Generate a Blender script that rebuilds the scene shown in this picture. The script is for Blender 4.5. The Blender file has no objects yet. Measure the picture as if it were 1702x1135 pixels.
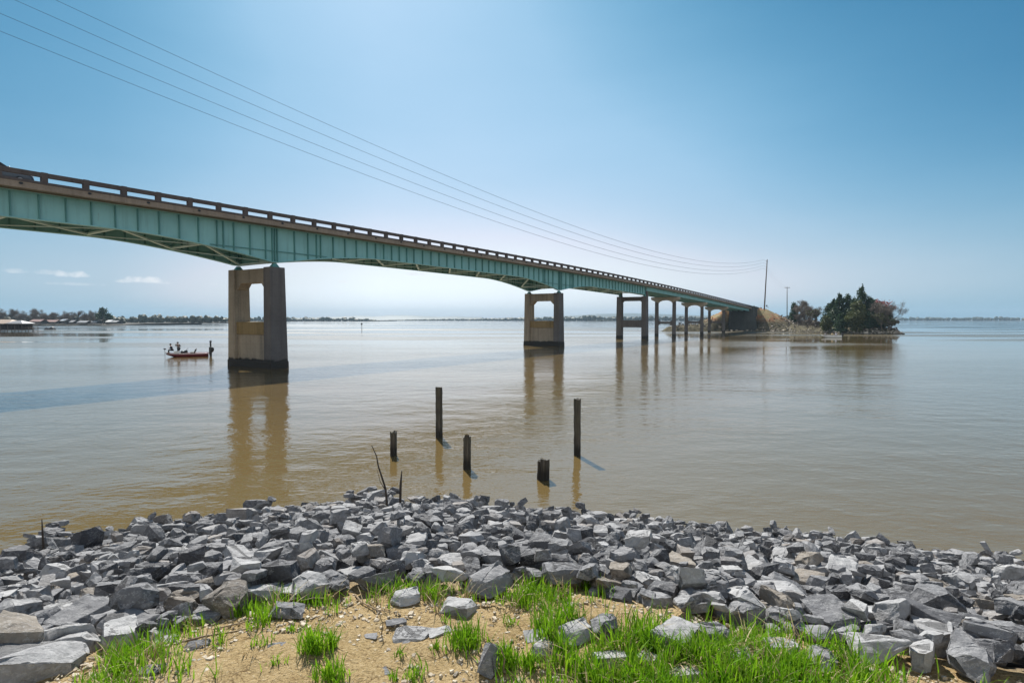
import bpy, bmesh, math, random
import numpy as np
from mathutils import Vector, Matrix, noise as mnoise

R = math.radians
rng = random.Random(7)
nr = np.random.default_rng(11)
scene = bpy.context.scene
col = scene.collection

# ------------------------------------------------------------------ camera
EYE = 5.0
PITCH = 2.2
cam_d = bpy.data.cameras.new("camera")
cam = bpy.data.objects.new("camera", cam_d)
col.objects.link(cam)
cam.location = (0, 0, EYE)
cam.rotation_euler = (R(90 - PITCH), 0, 0)
cam_d.lens = 20.0
cam_d.sensor_width = 36.0
cam_d.clip_start = 0.05
cam_d.clip_end = 30000
scene.camera = cam

# ------------------------------------------------------------------ sky and sun
SUN_AZ, SUN_EL = -17.0, 46.0          # azimuth from +Y, positive to +X
EXPO = 0.6
EXPF = 2 ** EXPO
BACK_FILL = .92
world = bpy.data.worlds.new("World")
scene.world = world
world.use_nodes = True


def build_world():
    nt = world.node_tree
    nt.nodes.clear()
    N, L = nt.nodes, nt.links
    out = N.new("ShaderNodeOutputWorld")
    bg = N.new("ShaderNodeBackground")
    bg.inputs["Strength"].default_value = 0.125
    sky = N.new("ShaderNodeTexSky")
    sky.sky_type = 'NISHITA'
    sky.sun_disc = False
    sky.sun_elevation = R(SUN_EL)
    sky.sun_rotation = R(SUN_AZ)
    sky.altitude = 150
    sky.air_density = 1.0
    sky.dust_density = 1.0
    sky.ozone_density = 3.0
    tc = N.new("ShaderNodeTexCoord")

    def math_(op, a, b=None, c=None):
        m = N.new("ShaderNodeMath")
        m.operation = op
        for i, v in enumerate((a, b, c)):
            if v is None:
                continue
            if isinstance(v, (int, float)):
                m.inputs[i].default_value = v
            else:
                L.new(v, m.inputs[i])
        return m.outputs[0]
    sx = N.new("ShaderNodeSeparateXYZ")
    L.new(tc.outputs["Generated"], sx.inputs[0])
    # small fair-weather clouds low over the far shore
    nz = N.new("ShaderNodeTexNoise")
    nz.inputs["Scale"].default_value = 60
    nz.inputs["Detail"].default_value = 6
    nz.inputs["Roughness"].default_value = 0.6
    L.new(tc.outputs["Generated"], nz.inputs["Vector"])
    az = math_('ARCTAN2', sx.outputs[0], sx.outputs[1])
    el = math_('ARCSINE', sx.outputs[2])
    n1 = math_('SUBTRACT', nz.outputs["Fac"], 0.5)
    total = None
    # azimuth, elevation, half width, half height (degrees), opacity
    for a, e, w, h, o in [(-32.6, 3.25, 1.75, 0.42, .8), (-34.2, 3.15, .8, .25, .5), (-31.2, 3.1, 1.0, .2, .5),
                          (-37.6, 3.5, 1.35, 0.42, .75), (-39.2, 3.6, 0.8, .3, .4), (-41.0, 3.6, 0.8, .28, .35),
                          (-37.4, 2.8, 2.0, .2, .3), (-27.6, 3.1, .4, .16, .35), (-16.4, 3.6, .9, .22, .55),
                          (-19.0, 2.8, .55, .16, .35), (-9.6, 4.45, 1.2, .25, .8), (-6.5, 4.0, 1.4, .2, .3),
                          (-19.2, 2.3, .6, .14, .25), (-16.9, 2.5, .5, .14, .3), (-12.5, 2.4, .8, .12, .2)]:
        da = math_('MULTIPLY', math_('SUBTRACT', az, R(a)), 1 / R(w))
        de0 = math_('SUBTRACT', el, R(e))
        # flatter base than top
        de = math_('MULTIPLY', de0, 1 / R(h))
        low = math_('MULTIPLY', math_('LESS_THAN', de, 0.0), 1.2)
        de = math_('MULTIPLY', de, math_('ADD', low, 1.0))
        r2 = math_('ADD', math_('MULTIPLY', da, da), math_('MULTIPLY', de, de))
        v = math_('SUBTRACT', 1.0, r2)
        v = math_('ADD', v, math_('MULTIPLY', n1, 3.4))
        v = math_('MULTIPLY', v, 0.9)
        v.node.use_clamp = True
        edge = math_('SUBTRACT', 1.9, math_('MULTIPLY', r2, 0.6))
        edge.node.use_clamp = True
        v = math_('MULTIPLY', math_('MULTIPLY', v, edge), o)
        total = v if total is None else math_('MAXIMUM', total, v)
    mx = N.new("ShaderNodeMix")
    mx.data_type = 'RGBA'
    L.new(total, mx.inputs[0])
    # clear spring sky: tone from the sky model, hue paler near the horizon
    sp = N.new("ShaderNodeSeparateColor")
    cb = N.new("ShaderNodeCombineColor")
    L.new(sky.outputs[0], sp.inputs[0])
    g_ = math_('MULTIPLY', math_('POWER', sp.outputs[1], 1.4), .0463)
    e9 = math_('MULTIPLY', el, 1 / R(9))
    w_ = math_('EXPONENT', math_('MULTIPLY', math_('MULTIPLY', e9, e9), -1.0))
    # thin high haze ahead, clearer air to the left
    q1 = math_('MULTIPLY', math_('SUBTRACT', az, R(10)), 1 / R(26))
    q2 = math_('MULTIPLY', math_('SUBTRACT', el, R(18)), 1 / R(13))
    q = math_('EXPONENT', math_('MULTIPLY', math_('ADD', math_('MULTIPLY', q1, q1), math_('MULTIPLY', q2, q2)), -1.0))
    g_ = math_('MULTIPLY', g_, math_('MULTIPLY_ADD', q, .40, 1.0))
    lf = math_('MULTIPLY_ADD', az, -1 / R(22), -.6)
    lf.node.use_clamp = True
    g_ = math_('MULTIPLY', g_, math_('MULTIPLY_ADD', math_('MULTIPLY', lf, math_('MULTIPLY_ADD', w_, .16, .22)), -1.0, 1.0))
    cz = N.new("ShaderNodeTexNoise")
    cz.inputs["Scale"].default_value = 1.0
    cz.inputs["Detail"].default_value = 7
    cz.inputs["Roughness"].default_value = 0.6
    cmp_ = N.new("ShaderNodeMapping")
    cmp_.inputs["Rotation"].default_value = (R(20), R(25), 0)
    cmp_.inputs["Scale"].default_value = (2.2, 1.5, 9.0)
    L.new(tc.outputs["Generated"], cmp_.inputs[0])
    L.new(cmp_.outputs[0], cz.inputs["Vector"])
    g_ = math_('MULTIPLY', g_, math_('MULTIPLY_ADD', cz.outputs["Fac"], .16, .92))
    ov = math_('MAXIMUM', math_('SUBTRACT', g_, .60), 0.0)
    g_ = math_('SUBTRACT', g_, math_('MULTIPLY', math_('MULTIPLY', ov, .5), math_('SUBTRACT', 1.0, w_)))
    r_ = math_('MULTIPLY', math_('MULTIPLY', math_('POWER', g_, 1.95), .95), math_('MULTIPLY_ADD', w_, .33, 1.0))
    b_ = math_('MULTIPLY', math_('MULTIPLY', math_('POWER', g_, .70), 1.2), math_('MULTIPLY_ADD', w_, -.17, 1.0))
    r_ = math_('MINIMUM', r_, math_('MULTIPLY', g_, .92))
    b_ = math_('MAXIMUM', b_, math_('MULTIPLY', g_, 1.06))
    for i, ch in enumerate((r_, g_, b_)):
        L.new(math_('MULTIPLY', ch, 1 / (.125 * EXPF)), cb.inputs[i])
    L.new(cb.outputs[0], mx.inputs[6])
    mx.inputs[7].default_value = tuple(c_ / (.125 * EXPF) for c_ in (.93, .95, .98)) + (1,)
    # added fill light: brightens the unseen sky behind the viewer to lift shaded faces
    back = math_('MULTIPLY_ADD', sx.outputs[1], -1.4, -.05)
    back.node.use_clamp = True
    back_fill = N.new("ShaderNodeMix")
    back_fill.data_type = 'RGBA'
    L.new(math_('MULTIPLY', back, .85), back_fill.inputs[0])
    L.new(mx.outputs[2], back_fill.inputs[6])
    back_fill.inputs[7].default_value = tuple(BACK_FILL * c_ / (.125 * EXPF) for c_ in (1.0, 1.0, .98)) + (1,)
    L.new(back_fill.outputs[2], bg.inputs["Color"])
    L.new(bg.outputs[0], out.inputs[0])


build_world()
sun_d = bpy.data.lights.new("sun", 'SUN')
sun_d.energy = 4.9
sun_d.angle = R(0.53)
sun_d.color = (1.0, 0.95, 0.87)
sun = bpy.data.objects.new("sun", sun_d)
col.objects.link(sun)
sv = Vector((math.sin(R(SUN_AZ)) * math.cos(R(SUN_EL)), math.cos(R(SUN_AZ)) * math.cos(R(SUN_EL)), math.sin(R(SUN_EL))))
sun.rotation_euler = sv.to_track_quat('Z', 'Y').to_euler()
sun.location = sv * 100
scene.view_settings.view_transform = 'Standard'
scene.view_settings.look = 'None'
scene.view_settings.exposure = EXPO
scene.view_settings.gamma = 1.0
scene.view_settings.use_curve_mapping = False

# haze in the air over the lake
HAZE = 0.00012


# ------------------------------------------------------------------ helpers
def at(px, py, depth):
    """point at a forward distance seen at a photo pixel (camera bookkeeping)"""
    cx, cy = (px - 851) / 945.0, (567.5 - py) / 945.0
    c, s = math.cos(R(PITCH)), math.sin(R(PITCH))
    fy, fz = c + cy * s, -s + cy * c
    k = depth / fy
    return Vector((cx * k, depth, EYE + fz * k))


def on_plane(px, py, z=0.0):
    cx, cy = (px - 851) / 945.0, (567.5 - py) / 945.0
    c, s = math.cos(R(PITCH)), math.sin(R(PITCH))
    fy, fz = c + cy * s, -s + cy * c
    k = (z - EYE) / fz
    return Vector((cx * k, fy * k, z))


def tag(o, label=None, cat=None, group=None, kind=None):
    if label:
        o["label"] = label
    if cat:
        o["category"] = cat
    if group:
        o["group"] = group
    if kind:
        o["kind"] = kind
    return o


def empty(name, loc=(0, 0, 0), rz=0.0):
    o = bpy.data.objects.new(name, None)
    o.empty_display_size = 0.3
    col.objects.link(o)
    o.location = loc
    o.rotation_euler = (0, 0, rz)
    return o


class MB:
    """collects verts and faces, then links them as one mesh object"""

    def __init__(self):
        self.v, self.f = [], []

    def add(self, vs, fs):
        b = len(self.v)
        self.v += [tuple(p) for p in vs]
        self.f += [tuple(i + b for i in f) for f in fs]
        return self

    def hexa(self, p):
        """8 corners: bottom ring 0-3, top ring 4-7"""
        return self.add(p, [(3, 2, 1, 0), (4, 5, 6, 7), (0, 1, 5, 4), (1, 2, 6, 5), (2, 3, 7, 6), (3, 0, 4, 7)])

    def box(self, c, d, rz=0.0):
        x, y, z = d[0] / 2, d[1] / 2, d[2] / 2
        ca, sa = math.cos(rz), math.sin(rz)
        pts = []
        for zz in (-z, z):
            for xx, yy in ((-x, -y), (x, -y), (x, y), (-x, y)):
                pts.append((c[0] + xx * ca - yy * sa, c[1] + xx * sa + yy * ca, c[2] + zz))
        return self.hexa(pts)

    def tube(self, pts, rad, n=6, cap=True):
        pts = [Vector(p) for p in pts]
        if not hasattr(rad, '__len__'):
            rad = [rad] * len(pts)
        b = len(self.v)
        prev = None
        for i, p in enumerate(pts):
            t = (pts[min(i + 1, len(pts) - 1)] - pts[max(i - 1, 0)])
            if t.length < 1e-9:
                t = Vector((0, 0, 1))
            t.normalize()
            ref = prev if prev else (Vector((1, 0, 0)) if abs(t.x) < .8 else Vector((0, 1, 0)))
            u = ref - t * ref.dot(t)
            if u.length < 1e-6:
                u = Vector((0, 1, 0)) - t * t.y
            u.normalize()
            prev = u
            w = t.cross(u)
            for k in range(n):
                a = 2 * math.pi * k / n
                self.v.append(tuple(p + (u * math.cos(a) + w * math.sin(a)) * rad[i]))
        for i in range(len(pts) - 1):
            for k in range(n):
                a, c = b + i * n + k, b + i * n + (k + 1) % n
                self.f.append((a, c, c + n, a + n))
        if cap:
            self.f.append(tuple(b + k for k in reversed(range(n))))
            e = b + (len(pts) - 1) * n
            self.f.append(tuple(e + k for k in range(n)))
        return self

    def sphere(self, c, r, seg=10, ring=6):
        if not hasattr(r, '__len__'):
            r = (r, r, r)
        b = len(self.v)
        for i in range(ring + 1):
            th = math.pi * i / ring
            for k in range(seg):
                a = 2 * math.pi * k / seg
                self.v.append((c[0] + r[0] * math.sin(th) * math.cos(a), c[1] + r[1] * math.sin(th) * math.sin(a), c[2] + r[2] * math.cos(th)))
        for i in range(ring):
            for k in range(seg):
                a, c2 = b + i * seg + k, b + i * seg + (k + 1) % seg
                self.f.append((a, a + seg, c2 + seg, c2))
        return self

    def loft(self, rings, cap=True, closed=True):
        n = len(rings[0])
        b = len(self.v)
        for r in rings:
            self.v += [tuple(p) for p in r]
        for i in range(len(rings) - 1):
            for k in range(n if closed else n - 1):
                a, c = b + i * n + k, b + i * n + (k + 1) % n
                self.f.append((a, c, c + n, a + n))
        if cap:
            self.f.append(tuple(b + k for k in reversed(range(n))))
            e = b + (len(rings) - 1) * n
            self.f.append(tuple(e + k for k in range(n)))
        return self

    def mesh(self, name, mat, smooth=False):
        me = bpy.data.meshes.new(name)
        me.from_pydata(self.v, [], self.f)
        if mat:
            me.materials.append(mat)
        bm = bmesh.new()
        bm.from_mesh(me)
        bmesh.ops.remove_doubles(bm, verts=bm.verts, dist=1e-5)
        bmesh.ops.recalc_face_normals(bm, faces=bm.faces)
        bm.to_mesh(me)
        bm.free()
        if smooth:
            me.polygons.foreach_set('use_smooth', [True] * len(me.polygons))
        return me

    def build(self, name, mat, parent=None, smooth=False, bevel=0.0, loc=None):
        o = bpy.data.objects.new(name, self.mesh(name, mat, smooth))
        col.objects.link(o)
        if parent:
            o.parent = parent
        if loc is not None:
            o.location = loc
        if bevel:
            m = o.modifiers.new("bevel", 'BEVEL')
            m.width = bevel
            m.segments = 2
            m.limit_method = 'ANGLE'
            m.angle_limit = R(40)
        return o


def fast_mesh(name, verts, tris, mat, parent=None, smooth=False):
    """big mesh from numpy arrays: verts (n,3), faces (m,k)"""
    verts = np.asarray(verts, dtype=np.float32)
    tris = np.asarray(tris, dtype=np.int32)
    k = tris.shape[1]
    me = bpy.data.meshes.new(name)
    me.vertices.add(len(verts))
    me.vertices.foreach_set('co', verts.ravel())
    me.loops.add(tris.size)
    me.loops.foreach_set('vertex_index', tris.ravel())
    me.polygons.add(len(tris))
    me.polygons.foreach_set('loop_start', np.arange(0, tris.size, k, dtype=np.int32))
    me.polygons.foreach_set('use_smooth', np.full(len(tris), smooth))
    me.materials.append(mat)
    me.update(calc_edges=True)
    me.validate()
    o = bpy.data.objects.new(name, me)
    col.objects.link(o)
    if parent:
        o.parent = parent
    return o


def copy_tree(o, parent=None):
    c = o.copy()
    col.objects.link(c)
    if parent:
        c.parent = parent
    for ch in list(o.children):
        copy_tree(ch, c)
    return c


# ------------------------------------------------------------------ materials
def new_mat(name):
    m = bpy.data.materials.new(name)
    m.use_nodes = True
    nt = m.node_tree
    return m, nt, nt.nodes["Principled BSDF"]


def node(nt, typ, **kw):
    n = nt.nodes.new(typ)
    for k, v in kw.items():
        if k.startswith('i_'):
            key = k[2:].replace('_', ' ')
            n.inputs[key].default_value = v
        else:
            setattr(n, k, v)
    return n


def ramp(nt, src, stops):
    r = nt.nodes.new("ShaderNodeValToRGB")
    e = r.color_ramp.elements
    while len(e) < len(stops):
        e.new(0.5)
    for i, (p, c) in enumerate(stops):
        e[i].position = p
        e[i].color = (c[0], c[1], c[2], 1) if hasattr(c, '__len__') else (c, c, c, 1)
    nt.links.new(src, r.inputs[0])
    return r.outputs[0]


def mixc(nt, fac, a, b, blend='MIX'):
    m = nt.nodes.new("ShaderNodeMix")
    m.data_type = 'RGBA'
    m.blend_type = blend
    for i, v in ((0, fac), (6, a), (7, b)):
        if isinstance(v, (int, float)):
            m.inputs[i].default_value = v
        elif isinstance(v, (tuple, list)):
            m.inputs[i].default_value = (v[0], v[1], v[2], 1)
        else:
            nt.links.new(v, m.inputs[i])
    return m.outputs[2]


def pos(nt, scale=(1, 1, 1), space='Object'):
    tc = nt.nodes.new("ShaderNodeTexCoord")
    mp = nt.nodes.new("ShaderNodeMapping")
    mp.inputs["Scale"].default_value = scale
    nt.links.new(tc.outputs[space], mp.inputs[0])
    return mp.outputs[0]


def wpos(nt, scale=(1, 1, 1)):
    g = nt.nodes.new("ShaderNodeNewGeometry")
    mp = nt.nodes.new("ShaderNodeMapping")
    mp.inputs["Scale"].default_value = scale
    nt.links.new(g.outputs["Position"], mp.inputs[0])
    return mp.outputs[0]


def nz(nt, vec, scale, detail=4, rough=0.55):
    n = nt.nodes.new("ShaderNodeTexNoise")
    n.inputs["Scale"].default_value = scale
    n.inputs["Detail"].default_value = detail
    n.inputs["Roughness"].default_value = rough
    nt.links.new(vec, n.inputs["Vector"])
    return n.outputs["Fac"]


def bump(nt, bsdf, h, strength=0.5, dist=0.02):
    b = nt.nodes.new("ShaderNodeBump")
    b.inputs["Strength"].default_value = strength
    b.inputs["Distance"].default_value = dist
    nt.links.new(h, b.inputs["Height"])
    nt.links.new(b.outputs[0], bsdf.inputs["Normal"])


def plain(name, c, rough=0.6, metal=0.0, var=0.25, scale=3.0, bstr=0.15, spec=0.5):
    """painted or weathered surface: mottled colour, slight grain"""
    m, nt, b = new_mat(name)
    v = pos(nt)
    n = nz(nt, v, scale, 5)
    lo = tuple(x * (1 - var) for x in c)
    hi = tuple(min(1, x * (1 + var)) for x in c)
    nt.links.new(ramp(nt, n, [(0.3, lo), (0.7, hi)]), b.inputs["Base Color"])
    b.inputs["Roughness"].default_value = rough
    b.inputs["Metallic"].default_value = metal
    b.inputs["Specular IOR Level"].default_value = spec
    if bstr:
        bump(nt, b, nz(nt, v, scale * 8, 3), bstr, 0.01)
    return m


def concrete(name, base, stain, wet=True):
    m, nt, b = new_mat(name)
    v = wpos(nt)
    streak = nz(nt, wpos(nt, (1.6, 1.6, 0.09)), 1.3, 6, 0.65)
    blot = nz(nt, v, 0.45, 6, 0.6)
    fine = nz(nt, v, 9, 4)
    c = mixc(nt, ramp(nt, blot, [(0.38, 0), (0.68, 1)]), base, tuple(x * .72 for x in base))
    c = mixc(nt, ramp(nt, streak, [(0.45, 0), (0.68, .85)]), c, stain)
    c = mixc(nt, ramp(nt, fine, [(0.3, 0.0), (0.7, 0.35)]), c, tuple(min(1, x * 1.3) for x in base))
    fz = nt.nodes.new("ShaderNodeSeparateXYZ")
    nt.links.new(v, fz.inputs[0])
    fm = nt.nodes.new("ShaderNodeMath")
    fm.operation = 'FRACT'
    fd = nt.nodes.new("ShaderNodeMath")
    fd.operation = 'DIVIDE'
    nt.links.new(fz.outputs[2], fd.inputs[0])
    fd.inputs[1].default_value = 1.22
    nt.links.new(fd.outputs[0], fm.inputs[0])
    c = mixc(nt, ramp(nt, fm.outputs[0], [(0.0, .45), (0.035, 0)]), c, tuple(x * .55 for x in base))
    if wet:   # dark tide band left by the lake level
        s = nt.nodes.new("ShaderNodeSeparateXYZ")
        g = nt.nodes.new("ShaderNodeNewGeometry")
        nt.links.new(g.outputs["Position"], s.inputs[0])
        w = nt.nodes.new("ShaderNodeMath")
        w.operation = 'MULTIPLY_ADD'
        nt.links.new(nz(nt, v, 1.2, 4), w.inputs[0])
        w.inputs[1].default_value = -0.7
        nt.links.new(s.outputs[2], w.inputs[2])
        c = mixc(nt, ramp(nt, w.outputs[0], [(0.42, 1), (0.62, 0)]), c, (.05, .048, .045))
    nt.links.new(c, b.inputs["Base Color"])
    b.inputs["Roughness"].default_value = 0.9
    b.inputs["Specular IOR Level"].default_value = 0.2
    bump(nt, b, fine, 0.3, 0.02)
    return m


def rock_mat(name, dark, mid, pale, brown_amt=0.25):
    m, nt, b = new_mat(name)
    oi = nt.nodes.new("ShaderNodeObjectInfo")
    g = nt.nodes.new("ShaderNodeNewGeometry")
    add = nt.nodes.new("ShaderNodeMath")
    add.operation = 'ADD'
    nt.links.new(oi.outputs["Random"], add.inputs[0])
    nt.links.new(g.outputs["Random Per Island"], add.inputs[1])
    fr = nt.nodes.new("ShaderNodeMath")
    fr.operation = 'FRACT'
    nt.links.new(add.outputs[0], fr.inputs[0])
    rnd = fr.outputs[0]
    c = ramp(nt, rnd, [(0.0, dark), (0.45, mid), (0.85, pale), (1.0, tuple(x * 1.12 for x in pale))])
    h2 = nt.nodes.new("ShaderNodeMath")
    h2.operation = 'MULTIPLY'
    h2.inputs[1].default_value = 7.31
    nt.links.new(rnd, h2.inputs[0])
    f2 = nt.nodes.new("ShaderNodeMath")
    f2.operation = 'FRACT'
    nt.links.new(h2.outputs[0], f2.inputs[0])
    c = mixc(nt, ramp(nt, f2.outputs[0], [(1 - brown_amt * .6, 0), (1.0, .75)]), c, (.24, .20, .165))
    v = wpos(nt)
    mot = nz(nt, v, 7, 6, 0.65)
    c = mixc(nt, ramp(nt, mot, [(0.35, 0), (0.7, .55)]), c, tuple(x * .55 for x in mid))
    # pale dust and mineral veins
    vein = nz(nt, wpos(nt, (1, 2.5, 2)), 3.5, 8, 0.7)
    c = mixc(nt, ramp(nt, vein, [(0.49, 0), (0.5, .6), (0.515, 0)]), c, (.5, .5, .5))
    dust = nz(nt, v, 26, 5, 0.7)
    c = mixc(nt, ramp(nt, dust, [(0.5, 0), (0.72, .5)]), c, tuple(min(1, x * 1.35) for x in pale))
    sz = nt.nodes.new("ShaderNodeSeparateXYZ")
    nt.links.new(g.outputs["Position"], sz.inputs[0])
    wl = nt.nodes.new("ShaderNodeMath")
    wl.operation = 'MULTIPLY_ADD'
    nt.links.new(mot, wl.inputs[0])
    wl.inputs[1].default_value = -.25
    nt.links.new(sz.outputs[2], wl.inputs[2])
    c = mixc(nt, ramp(nt, wl.outputs[0], [(0.06, .78), (0.22, 0)]), c, (.04, .037, .03))
    nt.links.new(c, b.inputs["Base Color"])
    b.inputs["Roughness"].default_value = 0.82
    b.inputs["Specular IOR Level"].default_value = 0.35
    hh = nt.nodes.new("ShaderNodeMath")
    hh.operation = 'ADD'
    nt.links.new(nz(nt, v, 14, 8, 0.7), hh.inputs[0])
    nt.links.new(nz(nt, wpos(nt, (1, 1, 3)), 5, 6, 0.6), hh.inputs[1])
    bump(nt, b, hh.outputs[0], 0.65, 0.035)
    return m


def leaf_mat(name, a, bcol, trans=0.25, rough=0.6):
    m, nt, b = new_mat(name)
    g = nt.nodes.new("ShaderNodeNewGeometry")
    c = ramp(nt, g.outputs["Random Per Island"], [(0.0, a), (1.0, bcol)])
    c = mixc(nt, ramp(nt, nz(nt, wpos(nt), 0.6, 3), [(0.35, 0), (0.65, .5)]), c, tuple(x * .6 for x in a))
    nt.links.new(c, b.inputs["Base Color"])
    b.inputs["Roughness"].default_value = rough
    b.inputs["Specular IOR Level"].default_value = 0.25
    if trans:
        t = nt.nodes.new("ShaderNodeBsdfTranslucent")
        nt.links.new(c, t.inputs[0])
        mx = nt.nodes.new("ShaderNodeMixShader")
        mx.inputs[0].default_value = trans
        nt.links.new(b.outputs[0], mx.inputs[1])
        nt.links.new(t.outputs[0], mx.inputs[2])
        nt.links.new(mx.outputs[0], nt.nodes["Material Output"].inputs[0])
    return m


def water_mat():
    m, nt, b = new_mat("muddy_lake_water")
    L = nt.links
    g = nt.nodes.new("ShaderNodeNewGeometry")
    dist = nt.nodes.new("ShaderNodeVectorMath")
    dist.operation = 'LENGTH'
    L.new(g.outputs["Position"], dist.inputs[0])

    def mr(src, a, b_, c, d):
        n = nt.nodes.new("ShaderNodeMapRange")
        for i, v in enumerate((a, b_, c, d)):
            n.inputs[i + 1].default_value = v
        L.new(src, n.inputs[0])
        return n.outputs[0]

    def ma(op, a, b_):
        n = nt.nodes.new("ShaderNodeMath")
        n.operation = op
        for i, v in enumerate((a, b_)):
            if isinstance(v, (int, float)):
                n.inputs[i].default_value = v
            else:
                L.new(v, n.inputs[i])
        return n.outputs[0]
    # silt: body colour of the water
    silt = nz(nt, wpos(nt, (.05, .09, 1)), 1.0, 4)
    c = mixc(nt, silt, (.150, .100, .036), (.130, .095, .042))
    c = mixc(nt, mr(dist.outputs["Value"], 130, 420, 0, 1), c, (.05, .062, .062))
    L.new(c, b.inputs["Base Color"])
    b.inputs["IOR"].default_value = 1.58
    # calm slicks and ruffled patches out on the open lake, ripples everywhere inshore
    patch = nz(nt, wpos(nt, (.008, .024, 1)), 1.0, 3, 0.5)
    calm = ramp(nt, patch, [(0.45, 0.16), (0.54, 1.0)])
    out_ = mr(dist.outputs["Value"], 60, 130, 0.0, 1.0)
    calm = ma('ADD', ma('MULTIPLY', calm, out_), ma('MULTIPLY', ma('SUBTRACT', 1.0, out_), .9))
    L.new(ma('MULTIPLY', calm, mr(dist.outputs["Value"], 25, 240, 0.03, 0.30)), b.inputs["Roughness"])
    w1 = nz(nt, wpos(nt, (.62, .85, 1)), 1.0, 3, 0.5)
    w2 = nz(nt, wpos(nt, (1.0, 1.7, 1)), 2.6, 3, 0.55)
    w3 = nz(nt, wpos(nt, (.13, .26, 1)), 1.0, 2, 0.5)
    # small gusts make some water rougher than the rest
    gust = ramp(nt, nz(nt, wpos(nt, (.05, .11, 1)), 1.0, 3, 0.5), [(0.38, .45), (0.62, 1.0)])
    h = ma('ADD', ma('MULTIPLY', w1, .62), ma('MULTIPLY', w2, .20))
    h = ma('ADD', ma('MULTIPLY', h, gust), ma('MULTIPLY', w3, .5))
    fall = mr(dist.outputs["Value"], 15, 260, 1.0, 0.35)
    bp = nt.nodes.new("ShaderNodeBump")
    bp.inputs["Distance"].default_value = 0.15
    L.new(ma('MULTIPLY', ma('MULTIPLY', fall, calm), 0.75), bp.inputs["Strength"])
    L.new(h, bp.inputs["Height"])
    L.new(bp.outputs[0], b.inputs["Normal"])
    return m


def soil_mat():
    m, nt, b = new_mat("tan_sandy_soil")
    v = wpos(nt)
    big = nz(nt, v, 1.1, 5)
    c = ramp(nt, big, [(0.3, (.44, .315, .15)), (0.55, (.56, .42, .225)), (0.75, (.65, .52, .32))])
    gr = nz(nt, v, 48, 5, 0.75)
    c = mixc(nt, ramp(nt, gr, [(0.36, .75), (0.48, 0)]), c, (.17, .105, .045))
    c = mixc(nt, ramp(nt, gr, [(0.55, 0), (0.68, .8)]), c, (.72, .60, .42))
    mo = nz(nt, v, 9, 6, 0.65)
    c = mixc(nt, ramp(nt, mo, [(0.54, 0), (0.70, .5)]), c, (.34, .225, .10))
    vo = nt.nodes.new("ShaderNodeTexVoronoi")
    vo.feature = 'DISTANCE_TO_EDGE'
    vo.inputs["Scale"].default_value = 11
    wv = nt.nodes.new("ShaderNodeVectorMath")
    wv.operation = 'ADD'
    nn = nt.nodes.new("ShaderNodeTexNoise")
    nn.inputs["Scale"].default_value = 9
    nt.links.new(v, nn.inputs["Vector"])
    sc = nt.nodes.new("ShaderNodeVectorMath")
    sc.operation = 'SCALE'
    sc.inputs[3].default_value = .11
    nt.links.new(nn.outputs["Color"], sc.inputs[0])
    nt.links.new(v, wv.inputs[0])
    nt.links.new(sc.outputs[0], wv.inputs[1])
    nt.links.new(wv.outputs[0], vo.inputs["Vector"])
    crack = ramp(nt, vo.outputs["Distance"], [(0.0, 1), (0.035, 0)])
    cm = mixc(nt, 1.0, crack, ramp(nt, nz(nt, v, 1.7, 3), [(0.48, 0), (0.6, 1)]), 'MULTIPLY')
    c = mixc(nt, cm, c, (.17, .105, .045))
    # the slope below the crest is dark grey crushed stone under the riprap
    at_ = nt.nodes.new("ShaderNodeAttribute")
    at_.attribute_name = "bank"
    gc = ramp(nt, nz(nt, v, 22, 6, .7), [(0.35, (.055, .057, .062)), (0.65, (.19, .19, .20))])
    c = mixc(nt, at_.outputs["Fac"], c, gc)
    nt.links.new(c, b.inputs["Base Color"])
    b.inputs["Roughness"].default_value = 0.95
    b.inputs["Specular IOR Level"].default_value = 0.15
    hsum = nt.nodes.new("ShaderNodeMath")
    hsum.operation = 'ADD'
    nt.links.new(gr, hsum.inputs[0])
    nt.links.new(mo, hsum.inputs[1])
    bump(nt, b, hsum.outputs[0], 1.0, 0.035)
    return m


M = {}
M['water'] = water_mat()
M['soil'] = soil_mat()
M['rock'] = rock_mat("grey_limestone", (.075, .077, .085), (.185, .187, .198), (.325, .326, .335))
M['pebble'] = rock_mat("small_stones", (.28, .24, .18), (.48, .40, .29), (.66, .58, .46), .4)
M['shore_rock'] = rock_mat("pale_shore_rock", (.18, .15, .11), (.36, .31, .25), (.62, .56, .47), .3)
M['teal'] = plain("teal_bridge_paint", (.235, .53, .54), 0.55, 0, .14, .35, .05)
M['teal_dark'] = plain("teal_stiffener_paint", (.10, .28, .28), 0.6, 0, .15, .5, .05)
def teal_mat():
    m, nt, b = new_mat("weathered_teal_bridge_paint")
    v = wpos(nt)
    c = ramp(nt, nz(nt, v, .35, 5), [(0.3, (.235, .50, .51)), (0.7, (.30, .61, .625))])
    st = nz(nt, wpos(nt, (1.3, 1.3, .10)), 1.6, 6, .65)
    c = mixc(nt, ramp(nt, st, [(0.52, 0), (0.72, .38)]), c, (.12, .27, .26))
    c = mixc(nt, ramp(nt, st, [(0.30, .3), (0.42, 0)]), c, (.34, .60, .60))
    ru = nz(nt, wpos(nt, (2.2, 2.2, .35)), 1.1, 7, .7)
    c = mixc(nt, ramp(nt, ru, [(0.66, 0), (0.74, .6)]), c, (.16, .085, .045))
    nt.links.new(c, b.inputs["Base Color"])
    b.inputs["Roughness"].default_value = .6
    return m


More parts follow.
